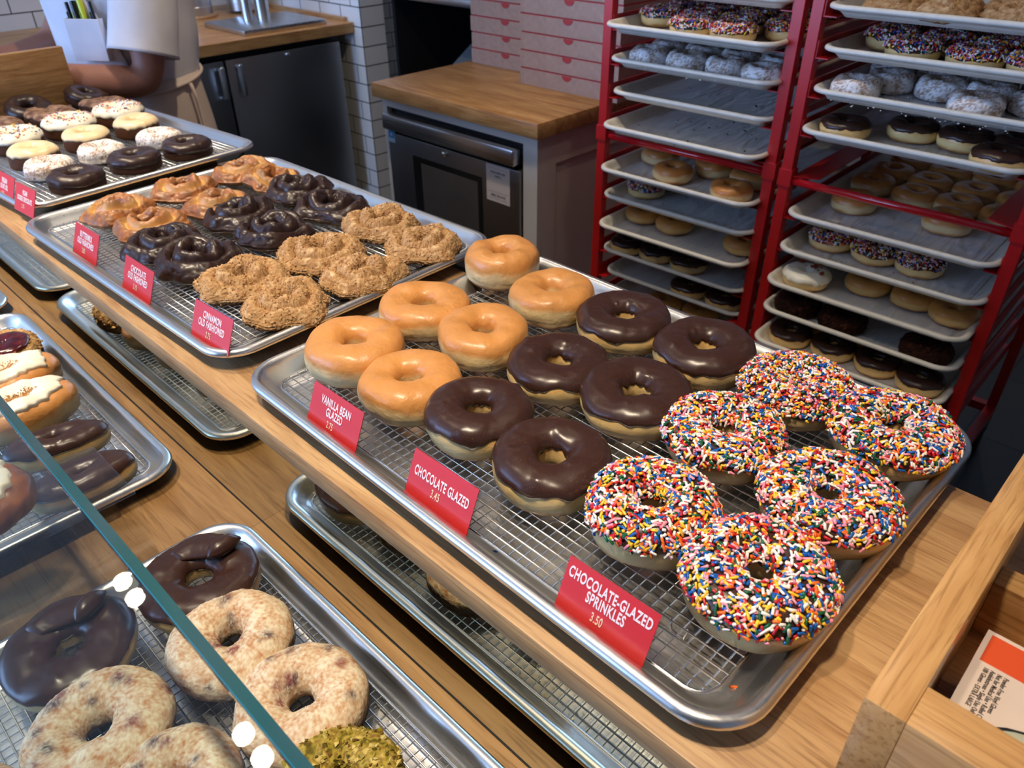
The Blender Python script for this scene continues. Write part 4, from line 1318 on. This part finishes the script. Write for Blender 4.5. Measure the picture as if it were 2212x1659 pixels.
def rows(kind, rws, z, which, i):
    names = ['in front row', 'in second row', 'in third row', 'in back row']
    for r, pts in enumerate(rws):
        od = order(len(pts))
        rack_row(kind, pts, z, which, i, ['%s %s' % (o_, names[r]) for o_ in od] if len(rws) > 1 else od)
X4 = [-.440, -.337, -.234, -.131]
rows('spr', [[(-.292, 1.352), (-.188, 1.358), (-.105, 1.455)], [(-.437, 1.440), (-.332, 1.458), (-.226, 1.462)], [(x, 1.566) for x in X4], [(x, 1.672) for x in X4]], 1.205, 'left', 1)
rows('pow', [[(-.424, 1.385), (-.320, 1.394), (-.216, 1.400), (-.113, 1.385)], [(x - .004, 1.502) for x in X4]], 1.124, 'left', 2)
rows('gla', [[(-.318, 1.380), (-.135, 1.360)], [(-.425, 1.478), (-.262, 1.488), (-.148, 1.476)]], .854, 'left', 5)
rows('spr', [[(-.425, 1.425), (-.420, 1.530)]], .775, 'left', 6)
rows('pla', [[(-.437, 1.440), (-.330, 1.436), (-.120, 1.440)]], .695, 'left', 7)
rows('cho', [[(-.446, 1.390), (-.352, 1.398), (-.250, 1.400)], [(-.44, 1.50), (-.33, 1.51)]], .615, 'left', 8)
rows('cho', [[(-.245, 1.412), (-.136, 1.416)]], .536, 'left', 9)
rows('pla', [[(-.325, 1.425), (-.215, 1.440)]], .457, 'left', 10)
rows('cin', [[(.128, 1.398), (.237, 1.385), (.345, 1.405)], [(.10, 1.51), (.21, 1.50), (.32, 1.51), (.42, 1.49)]], 1.286, 'right', 0)
X4 = [.09, .194, .298, .402]
rows('spr', [[(.185, 1.405), (.303, 1.402), (.408, 1.405)], [(.105, 1.502), (.215, 1.510), (.32, 1.512), (.415, 1.515)], [(x, 1.62) for x in X4]], 1.207, 'right', 1)
rows('pow', [[(.100, 1.378), (.330, 1.392)], [(.130, 1.478), (.235, 1.485), (.325, 1.500), (.415, 1.475)], [(x, 1.60) for x in X4]], 1.129, 'right', 2)
rows('cho', [[(.098, 1.376), (.405, 1.366)], [(.212, 1.452), (.315, 1.452), (.412, 1.475)]], 1.048, 'right', 3)
rows('gla', [[(.118, 1.480), (.320, 1.500)], [(.100, 1.625), (.210, 1.605), (.305, 1.610), (.405, 1.600)], [(.105, 1.735), (.205, 1.715), (.306, 1.722), (.405, 1.715)], [(.11, 1.84), (.213, 1.83), (.315, 1.84), (.412, 1.83)]], .859, 'right', 4)
rows('spr', [[(.107, 1.428), (.212, 1.424), (.310, 1.430)]], .779, 'right', 5)
rows('bac', [[(.098, 1.348)]], .705, 'right', 6)
rows('pla', [[(.217, 1.420), (.322, 1.424), (.412, 1.405)]], .705, 'right', 6)
rows('crumb', [[(.092, 1.352), (.205, 1.348), (.395, 1.345)]], .632, 'right', 7)
rows('cho', [[(.096, 1.335), (.200, 1.345), (.305, 1.350), (.405, 1.340)], [(.14, 1.44), (.25, 1.45), (.355, 1.455)]], .555, 'right', 8)

# stray crumbs and sprinkles on the trays
def bits(name, label, cx, cy, z, n, cols, seed, s=.0022, lx=.17, ly=.25):
    rs = np.random.RandomState(seed)
    mb, cc = MB(), []
    for k in range(n):
        q = rs.uniform(.5, 1.4) * s
        mb.add((np.array([(1, 0, 0), (-1, 0, 0), (0, 1, 0), (0, -1, 0), (0, 0, .6), (0, 0, -.6)]) + rs.uniform(-.4, .4, (6, 3))) * q + np.array([rs.uniform(-lx, lx), rs.uniform(-ly, ly), q * .5]), [(0, 2, 4), (2, 1, 4), (1, 3, 4), (3, 0, 4), (2, 0, 5), (1, 2, 5), (3, 1, 5), (0, 3, 5)])
        cc += [cols[rs.randint(len(cols))]] * 6
    me = mb.mesh(name, M_CRUMB)
    set_col(me, np.array(cc))
    tag(obj(name, me, None, (cx, cy, z)), label, 'crumbs', kind='stuff')
bits('tray_crumbs', 'dark chocolate crumbs scattered on the empty fifth tray of the left rack', c1, 1.56, .965 - .020, 46, [c3(60, 32, 22), c3(86, 48, 32)], 3, .0030)
bits('tray_crumbs', 'few dark crumbs on the clean fourth tray of the left rack', c1, 1.56, 1.043 - .020, 7, [c3(60, 32, 22)], 5, .003)
bits('stray_sprinkles', 'stray rainbow sprinkles scattered on the seventh tray of the left rack', c1, 1.55, .775 - .020, 130, [c3(30, 50, 110), c3(230, 225, 215), c3(190, 40, 50), c3(40, 30, 40)], 7, .0018, .17, .22)
bits('stray_sprinkles', 'stray sprinkles and crumbs on the sixth tray of the right rack', c2, 1.45, .779 - .020, 40, [c3(190, 40, 50), c3(230, 225, 215), c3(40, 30, 40), c3(220, 190, 60)], 9, .0018, .17, .15)
bits('powder_crumbs', 'sugar flakes scattered under the powdered donuts of the left rack', c1, 1.42, 1.124 - .020, 160, [c3(235, 235, 238)], 11, .0016, .18, .12)
bits('powder_crumbs', 'sugar flakes scattered under the powdered donuts of the right rack', c2, 1.42, 1.129 - .020, 200, [c3(235, 235, 238)], 13, .0018, .18, .13)
# sugar dust lying in the lower case pan
bits('pan_crumbs', 'pale sugar crumbs fallen into the lower pan beneath the blueberry donuts', .25, -.16, CZ + .004, 220, [c3(232, 220, 180), c3(214, 190, 120)], 17, .0011, .26, .09)

# ------------------------------------------------------------------ bin shape added in place of unidentified dark equipment
root = thing('dark_equipment', 'black bin-shaped stand-in for unidentified equipment beside the right red rack', 'bin', (.80, 1.72, 0))
part('bin_body', MB().lathe([(.13, 0), (.15, .01), (.19, .42), (.20, .43), (.19, .44), (.178, .43), (.14, .03)], 28), M_BLACK, root, 'auto')
# ------------------------------------------------------------------ oak glove-box holder at the right
M_BOXW_Y = wood('oak_box_side', srgb(214, 168, 110), srgb(178, 128, 74), 'Y', 1.0, .22)
M_BOXW_X = wood('oak_box_front', srgb(214, 168, 110), srgb(178, 128, 74), 'X', 1.0, .22)
BX, BY = .7091, .0107
root = thing('glove_holder', 'open topped oak holder box at the right end of the ledge', 'wooden box', (BX, BY, LZ))
part('side_wall', MB().box(0, .0234, 0, .42, 0, .120, .0008), M_BOXW_Y, root, 'auto')
part('side_wall', MB().box(.340, .3634, 0, .42, 0, .120, .0008), M_BOXW_Y, root, 'auto')
part('front_wall', MB().box(.0235, .3399, 0, .0320, 0, .120, .0008), M_BOXW_X, root, 'auto')
part('back_wall', MB().box(.0235, .3399, .212, .236, 0, .060, .0008), M_BOXW_X, root, 'auto')
part('holder_floor', MB().box(.0235, .3399, .0321, .2119, 0, .006), M_BOXW_X, root)
M_CARD = speckled('glove_box_card', srgb(226, 208, 196), srgb(220, 202, 190), 30, .5)
M_ORANGE = plain('orange_print', srgb(222, 84, 40), .5)
gb = thing('glove_box', 'white glove box with an orange band inside the oak holder', 'glove box', (.744, .046, LZ + .0062))
GH = .0640
part('carton', MB().box(0, .235, 0, .117, 0, GH), M_CARD, gb)
part('orange_band', MB().box(.0035, .2315, .0865, .1135, GH, GH + .0002).box(-.0002, 0, .088, .112, .004, GH - .004), M_ORANGE, gb)
M_INKB = plain('black_print', srgb(58, 44, 42), .6)
M_INKG = plain('grey_print', srgb(158, 140, 132), .6)
for k, (s_, sz, x, m) in enumerate([('Powder-Free Vinyl Gloves', .0058, .0212, M_INKB), ('Not for Medical Use \u2022 Rolled Cuffs', .0058, .0172, M_INKB), ('Ambidextrous \u2022 Single Use Only', .0058, .0132, M_INKB), ('100 Gloves - EXTRA LARGE', .0058, .0092, M_INKB)]):
    text('print_lettering', s_, .0044, m, gb, (x, .0825, GH + .0003), .66, .00003, (0, 0, -PI / 2), 'LEFT')
slot = [(.125 + .085 * math.cos(a) * (1 if abs(math.cos(a)) < .99 else 1), .040 + .028 * math.sin(a)) for a in np.linspace(0, 2 * PI, 28, endpoint=False)]
slot = [(.115 + .092 * math.cos(a), .034 + .026 * math.sin(a)) for a in np.linspace(0, 2 * PI, 28, endpoint=False)]
part('dispenser_slot', MB().prism(slot, GH + .0001, GH + .0004), M_BLACK, gb)
# a crumpled glove peeking from the slot
n, m = 40, 22
Gv = np.zeros((n, m, 3))
uu, vv = np.meshgrid(np.linspace(0, 2 * PI, n, endpoint=False), np.linspace(.05, 1, m), indexing='ij')
Gv[..., 0] = .115 + .088 * vv * np.cos(uu)
Gv[..., 1] = .034 + .0245 * vv * np.sin(uu)
Gv[..., 2] = GH + .0006 + .010 * (1 - vv ** 2) + np.abs(fbm(np.stack([Gv[..., 0] * 40, Gv[..., 1] * 90, uu * 0], -1), 3, 4)) * .008 * (1 - vv ** 4)
o = part('vinyl_glove', MB().grid(Gv, True, False), plain('pale_vinyl', srgb(196, 196, 176), .35, 0, Subsurface_Weight=.2), None, True, gb.location)
tag(o, 'pale vinyl glove pulled up through the slot of the glove box', 'glove')

# oak divider board at the far end of the ledge
o = part('divider_board', MB().box(-1.468, -1.447, -.015, .3667, LZ, LZ + .1600, .002), wood('oak_divider', srgb(200, 158, 106), srgb(162, 118, 70), 'Y', 1.3, .42, ring=1.6), smooth='auto')
tag(o, 'upright oak board dividing the ledge in front of the worker', 'board')

# ------------------------------------------------------------------ the worker
SKIN = NT('skin')
_t = SKIN
SKIN = _t.pbsdf(_t.ramp(_t.noise(_t.coord(), 14, 4), [(.3, srgb(158, 106, 84)), (.7, srgb(178, 122, 98))]), .5, 0, _t.bump(_t.noise(_t.coord(), 300, 2), .12, .0008), Subsurface_Weight=.12, Subsurface_Radius=(.01, .004, .002))
SHIRT = speckled('white_cotton', srgb(224, 222, 226), srgb(214, 212, 217), 12, .85, 0, .12, 500)
APRON = speckled('cream_apron', srgb(214, 196, 182), srgb(204, 184, 168), 7, .85, 0, .12, 500)
PX, PY = -1.665, .635
root = thing('person', 'worker in a white short sleeved shirt and cream apron with forearms held forward', 'person', (PX, PY, 0))
def skin_body(name, nodes, edges, mat, parent, levels=2):
    me = bpy.data.meshes.new(name)
    keys = list(nodes)
    me.from_pydata([nodes[k][0] for k in keys], [(keys.index(a), keys.index(b)) for a, b in edges], [])
    me.materials.append(mat)
    o = obj(name, me, parent)
    sk = o.modifiers.new('Skin', 'SKIN')
    sk.use_smooth_shade = True
    lay = me.skin_vertices[0].data if len(me.skin_vertices) else None
    for i, k in enumerate(keys):
        r = nodes[k][1]
        lay[i].radius = r if hasattr(r, '__len__') else (r, r)
        lay[i].use_root = (i == 0)
    ss = o.modifiers.new('Subsurf', 'SUBSURF')
    ss.levels = levels
    ss.render_levels = levels
    return o
N_ = {'pelvis': ((0, .01, .94), (.15, .11)), 'waist': ((0, 0, 1.08), (.135, .10)), 'chest': ((0, -.01, 1.28), (.15, .11)), 'collar': ((0, .01, 1.42), (.09, .07)), 'neck': ((0, -.01, 1.48), .055),
      'skull': ((0, -.03, 1.58), (.075, .088)), 'crown': ((0, -.02, 1.665), (.068, .082)),
      'lsh': ((.185, .0, 1.385), .060), 'lup': ((.218, -.055, 1.22), .052), 'lel': ((.235, -.085, 1.050), .048), 'lfo': ((.195, -.205, 1.062), .047), 'lwr': ((.125, -.335, 1.095), .030), 'lpa': ((.10, -.395, 1.105), (.036, .018)),
      'rsh': ((-.185, .0, 1.385), .060), 'rup': ((-.225, -.06, 1.25), .050), 'rel': ((-.225, -.14, 1.10), .045), 'rfo': ((-.16, -.26, 1.085), .044), 'rwr': ((-.085, -.37, 1.10), .030), 'rpa': ((-.055, -.43, 1.105), (.036, .018)),
      'lhip': ((.095, .01, .86), .10), 'lkn': ((.10, -.02, .48), .065), 'lan': ((.10, .03, .09), .042), 'lto': ((.11, -.13, .045), (.045, .035)),
      'rhip': ((-.095, .01, .86), .10), 'rkn': ((-.10, -.02, .48), .065), 'ran': ((-.10, .03, .09), .042), 'rto': ((-.11, -.13, .045), (.045, .035))}
E_ = [('pelvis', 'waist'), ('waist', 'chest'), ('chest', 'collar'), ('collar', 'neck'), ('neck', 'skull'), ('skull', 'crown'), ('chest', 'lsh'), ('lsh', 'lup'), ('lup', 'lel'), ('lel', 'lfo'), ('lfo', 'lwr'), ('lwr', 'lpa'),
      ('chest', 'rsh'), ('rsh', 'rup'), ('rup', 'rel'), ('rel', 'rfo'), ('rfo', 'rwr'), ('rwr', 'rpa'), ('pelvis', 'lhip'), ('lhip', 'lkn'), ('lkn', 'lan'), ('lan', 'lto'), ('pelvis', 'rhip'), ('rhip', 'rkn'), ('rkn', 'ran'), ('ran', 'rto')]
# fingers: five chains per hand, rooted in the palm
for s_, pa, d0 in (('l', Vector((.10, -.395, 1.105)), Vector((-.35, -.93, -.12))), ('r', Vector((-.055, -.43, 1.105)), Vector((.35, -.93, -.12)))):
    d0.normalize()
    side = Vector((0, 0, 1)).cross(d0); side.normalize()
    for f_, (off, ln) in enumerate(((-.026, .070), (-.009, .080), (.009, .075), (.026, .058))):
        a = pa + side * off + d0 * .030
        b = a + d0 * ln * .5 + Vector((0, 0, -.010))
        c = b + d0 * ln * .4 + Vector((0, 0, -.026))
        for nm, p_, r_ in (('a', a, .0095), ('b', b, .0085), ('c', c, .0072)):
            N_['%sf%d%s' % (s_, f_, nm)] = (p_[:], r_)
        E_ += [(s_ + 'pa', '%sf%da' % (s_, f_)), ('%sf%da' % (s_, f_), '%sf%db' % (s_, f_)), ('%sf%db' % (s_, f_), '%sf%dc' % (s_, f_))]
    sg = -1 if s_ == 'l' else 1
    a = pa + side * (.036 * sg) + d0 * .0 + Vector((0, 0, -.006))
    b = a + d0 * .035 + side * (.012 * sg) + Vector((0, 0, -.014))
    N_[s_ + 'ta'], N_[s_ + 'tb'] = (a[:], .011), (b[:], .0085)
    E_ += [(s_ + 'pa', s_ + 'ta'), (s_ + 'ta', s_ + 'tb')]
body = skin_body('body', N_, E_, SKIN, root)
# face and hair
mb = MB()
mb.lathe([(.002, -.02), (.013, -.012), (.011, .0), (.006, .02), (.001, .032)], 12, Matrix.Translation((0, -.118, 1.585)))
part('nose', mb, SKIN, root, True)
for x in (-.032, .032):
    part('eye', MB().lathe([(.001, -.011), (.010, -.004), (.010, .004), (.001, .011)], 14, Matrix.Translation((x, -.106, 1.610))), plain('eye_white', (.75, .74, .72, 1), .2) if x < 0 else bpy.data.materials['eye_white'], root, True)
    part('ear', MB().lathe([(.001, -.03), (.012, -.015), (.012, .015), (.001, .03)], 12, Matrix.Translation((x * 2.55, -.02, 1.585))), SKIN, root, True)
part('mouth', MB().lathe([(.001, -.022), (.006, -.012), (.006, .012), (.001, .022)], 10, Matrix.Translation((0, -.112, 1.540)) @ Matrix.Rotation(PI / 2, 4, 'Y')), plain('lips', srgb(128, 66, 60), .5), root, True)
part('hair', MB().lathe([(.098, 1.60), (.108, 1.64), (.104, 1.69), (.080, 1.735), (.04, 1.758), (.002, 1.764)], 28, Matrix.Translation((0, .004, 0)) @ Matrix.Diagonal((.86, 1.0, 1, 1))), speckled('dark_hair', (.02, .015, .012, 1), (.03, .022, .018, 1), 90, .6), root, True)

def loft(secs, nu=40, fold=.0, seed=0, cap_=False, fs=7):
    """secs: (centre xyz, rx, ry, axis-tilt vector) ; returns a smooth tube of elliptical sections"""
    k = len(secs)
    dens = 6
    rowsG = []
    for i in np.linspace(0, k - 1, (k - 1) * dens + 1):
        a = min(int(i), k - 2)
        t_ = i - a
        c = np.array(secs[a][0]) * (1 - t_) + np.array(secs[a + 1][0]) * t_
        rx = secs[a][1] * (1 - t_) + secs[a + 1][1] * t_
        ry = secs[a][2] * (1 - t_) + secs[a + 1][2] * t_
        ax = Vector(np.array(secs[min(a + 1, k - 1)][0]) - np.array(secs[a][0])).normalized()
        ex = Vector((1, 0, 0)); ex = (ex - ax * ex.dot(ax)).normalized() if abs(ax.x) < .9 else Vector((0, 1, 0))
        ey = ax.cross(ex)
        th = np.linspace(0, 2 * PI, nu, endpoint=False)
        P = c[None] + np.outer(np.cos(th) * rx, np.array(ex)) + np.outer(np.sin(th) * ry, np.array(ey))
        rowsG.append(P)
    G = np.array(rowsG).transpose(1, 0, 2)
    if fold:
        cc = G.mean(0, keepdims=True)
        d = G - cc
        d /= np.linalg.norm(d, axis=-1, keepdims=True) + 1e-9
        G = G + d * (fbm(G * np.array([fs, fs, fs * .45]) + seed, 3, seed) * fold)[..., None]
    mb = MB().grid(G, True, False)
    return mb, G
def cloth(name, secs, mat, fold, seed, th=.004, nu=48, fs=7):
    mb, G = loft(secs, nu, fold, seed, fs=fs)
    o = part(name, mb, mat, root, True)
    so = o.modifiers.new('Solid', 'SOLIDIFY')
    so.thickness = th
    so.offset = 1
    return o
cloth('shirt', [((0, -.035, .96), .192, .160), ((0, -.032, 1.03), .193, .163), ((0, -.012, 1.15), .205, .176), ((0, -.005, 1.28), .210, .180), ((0, .0, 1.37), .200, .145), ((0, .005, 1.43), .125, .10), ((0, .0, 1.475), .072, .07)], SHIRT, .022, 3)
cloth('left_sleeve', [((.140, .002, 1.415), .060, .078), ((.205, -.020, 1.36), .070, .076), ((.222, -.045, 1.25), .072, .076), ((.234, -.070, 1.165), .074, .078), ((.240, -.085, 1.118), .077, .082)], SHIRT, .012, 5)
cloth('right_sleeve', [((-.140, .002, 1.415), .060, .078), ((-.205, -.02, 1.36), .070, .080), ((-.226, -.05, 1.29), .074, .082), ((-.232, -.07, 1.24), .078, .086)], SHIRT, .014, 7)
cloth('trousers', [((0, -.033, .99), .188, .156), ((0, -.02, .90), .196, .160), ((0, -.005, .80), .205, .164), ((0, .015, .60), .215, .165), ((0, .02, .35), .215, .16), ((0, .02, .12), .20, .15)], APRON, .02, 9)
# apron: bib on the chest and a skirt wrapped round the hips
th = np.linspace(-PI * .5 - 1.02, -PI * .5 + 1.02, 34)
Gb = np.zeros((34, 16, 3))
for j, z_ in enumerate(np.linspace(1.045, 1.36, 16)):
    w_ = 1 - .42 * sstep(1.06, 1.34, np.array(z_))
    tt = -PI / 2 + (th + PI / 2) * w_
    Gb[:, j, 0] = .225 * np.cos(tt)
    Gb[:, j, 1] = -.012 + .192 * np.sin(tt)
    Gb[:, j, 2] = z_ + .01 * np.cos(tt * 2)
Gb[..., 1] += fbm(Gb * 9, 2, 4) * .012
BIB = part('apron_bib', MB().grid(Gb, False, False), SHIRT, root, True)
BIB.modifiers.new('Solid', 'SOLIDIFY').thickness = .003
th = np.linspace(-PI * .5 - 2.5, -PI * .5 + 2.5, 60)
Gs = np.zeros((60, 18, 3))
for j, z_ in enumerate(np.linspace(.50, 1.04, 18)):
    f_ = (1.04 - z_)
    Gs[:, j, 0] = (.208 + .10 * f_) * np.cos(th)
    Gs[:, j, 1] = -.033 + (.170 + .11 * f_) * np.sin(th)
    Gs[:, j, 2] = z_
Gs[..., :2] *= (1 + fbm(np.stack([Gs[..., 0] * 9, Gs[..., 1] * 9, Gs[..., 2] * 2], -1), 3, 6) * .07)[..., None]
part('apron_skirt', MB().grid(Gs, False, False), APRON, root, True).modifiers.new('Solid', 'SOLIDIFY').thickness = .003
a_ = np.linspace(0, 2 * PI, 40, endpoint=False)
part('apron_tie', MB().tube([(.216 * math.cos(q), -.033 + .178 * math.sin(q), 1.018 + .020 * math.sin(q)) for q in a_], .0052, 8, closed=True), APRON, root, True)
part('tie_tail', MB().tube([(.205, .035, 1.022), (.213, .040, .98), (.222, .040, .90), (.236, .044, .84)], .005, 8), APRON, root, True)
PK = part('chest_pocket', MB().box(-.048, .048, -.006, -.002, -.10, 0, .001).box(-.048, -.045, -.002, .014, -.10, 0).box(.045, .048, -.002, .014, -.10, 0), SHIRT, root, False, (.147, -.181, 1.205), (0, 0, .62))
for (dx, c_, nm, h_) in ((-.030, srgb(18, 18, 20), 'black pen leftmost in the chest pocket of the worker', .05), (-.012, srgb(16, 16, 18), 'black pen beside the yellow highlighter in the chest pocket', .058), (.008, srgb(214, 226, 60), 'yellow highlighter in the chest pocket of the worker', .07), (.034, srgb(22, 24, 28), 'dark marker at the right of the chest pocket', .055)):
    r_ = .0068 if 'high' in nm else .0048
    q = Matrix.Rotation(.62, 4, 'Z') @ Vector((dx, .006, 0))
    t_ = thing('marker_pen', nm, 'pen', (PX + .147 + q.x, PY - .181 + q.y, 1.142), 0, 'pens in the chest pocket', rot=(.0, -.12, 0))
    part('barrel', MB().lathe([(r_, 0), (r_, .075 + h_ * .4), (r_ * .9, .08 + h_ * .4)], 14), plain('pen_body', c_, .35), t_, 'auto')
    part('pocket_clip', MB().box(-.002, .002, -r_ - .002, -r_, .03, .078), bpy.data.materials['pen_body'] if 'high' not in nm else plain('clip', srgb(150, 170, 60), .4), t_)

# ------------------------------------------------------------------ lights
def area(name, loc, rot, sx, sy, power, col, shape='RECTANGLE', spread=PI):
    L = bpy.data.lights.new(name, 'AREA')
    L.shape = shape
    L.size = sx
    if shape in ('RECTANGLE', 'ELLIPSE'):
        L.size_y = sy
    L.energy = power
    L.color = col
    L.spread = spread
    o = bpy.data.objects.new(name, L)
    COL.objects.link(o)
    o.location = loc
    o.rotation_euler = rot
    return o
M_LAMP = emit('lamp_face', (1, .86, .66, 1), 60)
M_LAMPBODY = plain('lamp_housing', (.8, .79, .77, 1), .4)
WARM = (1.0, .82, .60)
def lamp(x, y, watts, aim, cone, soft=.045):
    r_ = thing('ceiling_lamp', 'round warm ceiling lamp', 'lamp', (x, y, 2.9), 0, 'round ceiling lamps')
    part('housing', MB().lathe([(.050, -.20), (.055, -.19), (.055, -.02), (.07, -.0), (.02, 0)], 24), M_LAMPBODY, r_, 'auto')
    part('lamp_face', MB().lathe([(.001, -.2012), (.030, -.2012), (.030, -.2005), (.001, -.2005)], 24), M_LAMP, r_)
    L = bpy.data.lights.new('lamp_light', 'SPOT')
    L.energy = watts
    L.color = WARM
    L.spot_size = math.radians(cone)
    L.spot_blend = 1.0
    L.shadow_soft_size = soft
    o = bpy.data.objects.new('lamp_light', L)
    COL.objects.link(o)
    o.location = (x, y, 2.69)
    d = Vector(aim) - Vector((x, y, 2.69))
    o.rotation_euler = d.to_track_quat('-Z', 'Y').to_euler()
KEY = 78
for x in (-1.46, -1.36, -.66, -.56, .20, .50):
    lamp(x, -.30, KEY * (.60 if x < -1 else .9 if x < -.2 else 1.08), (-1.02 if x < -1 else x + .02, .15, 1.0), 44 if x < -1 else 54)
for x, y, w_, aim in ((-2.5, .9, 42, (-2.7, 1.1, .9)), (-2.7, 1.7, 30, (-2.9, 1.7, .9)), (-.85, .85, 66, (-1.25, 1.1, .9)), (-.25, .75, 18, (-.26, 1.35, 1.15)), (.25, .75, 18, (.24, 1.35, 1.15)), (.1, 2.9, 20, (.1, 2.9, 0)), (1.7, .5, 20, (1.7, .5, 0)), (.6, -1.6, 25, (.6, -1.6, 0)), (-1.4, -1.6, 25, (-1.4, -1.6, 0))):
    lamp(x, y, w_, aim, 75 if x != -.85 else 112)  # wide-cone aisle lamp, unseen, added to brighten worker, end tiles and island
# daylight through the shop window
area('window_daylight', ((WX0 + WX1) / 2, -3.48, (WZ0 + WZ1) / 2), (PI / 2, 0, 0), WX1 - WX0 - .1, WZ1 - WZ0 - .1, 230, (.33, .53, 1.0), 'RECTANGLE')

W = bpy.data.worlds.new('World')
S.world = W
W.use_nodes = True
bg = W.node_tree.nodes['Background']
sky = W.node_tree.nodes.new('ShaderNodeTexSky')
sky.sky_type = 'HOSEK_WILKIE'
sky.sun_direction = (.3, -.5, .8)
W.node_tree.links.new(sky.outputs[0], bg.inputs[0])
bg.inputs[1].default_value = .6

# ------------------------------------------------------------------ camera
cd = bpy.data.cameras.new('camera')
cam = bpy.data.objects.new('camera', cd)
COL.objects.link(cam)
F_PX = 1657.98
cd.sensor_fit = 'HORIZONTAL'
cd.sensor_width = 36
cd.lens = F_PX / 2212 * 36
a_, b_, c_ = 0.7759800497, 0.9783647869, -0.0110456996
Rm = Matrix.Rotation(a_, 3, 'Z') @ Matrix.Rotation(b_, 3, 'X') @ Matrix.Rotation(c_, 3, 'Z')
cam.matrix_world = Matrix.Translation((.75076, -.31502, 1.51319)) @ Rm.to_4x4()
cd.clip_start = .02
cd.dof.use_dof = True
cd.dof.focus_distance = .78
cd.dof.aperture_fstop = 11
S.camera = cam
S.view_settings.view_transform = 'Standard'
S.view_settings.look = 'None'
S.view_settings.gamma = 1
S.view_settings.use_curve_mapping = False
S.view_settings.exposure = 0.0
S.cycles.use_denoising = True
S.cycles.max_bounces = 8
S.cycles.caustics_reflective = False
S.cycles.caustics_refractive = False
S.cycles.sample_clamp_indirect = 6

# ------------------------------------------------------------------ lettering becomes plain mesh (to_mesh_text)
bpy.context.view_layer.update()
dg = bpy.context.evaluated_depsgraph_get()
for o in [q for q in S.objects if q.type == 'FONT']:
    me = bpy.data.meshes.new_from_object(o.evaluated_get(dg))
    nm, pa, mw = o.name, o.parent, (o.location.copy(), o.rotation_euler.copy(), o.scale.copy())
    bpy.data.objects.remove(o)
    obj(nm, me, pa, *mw)
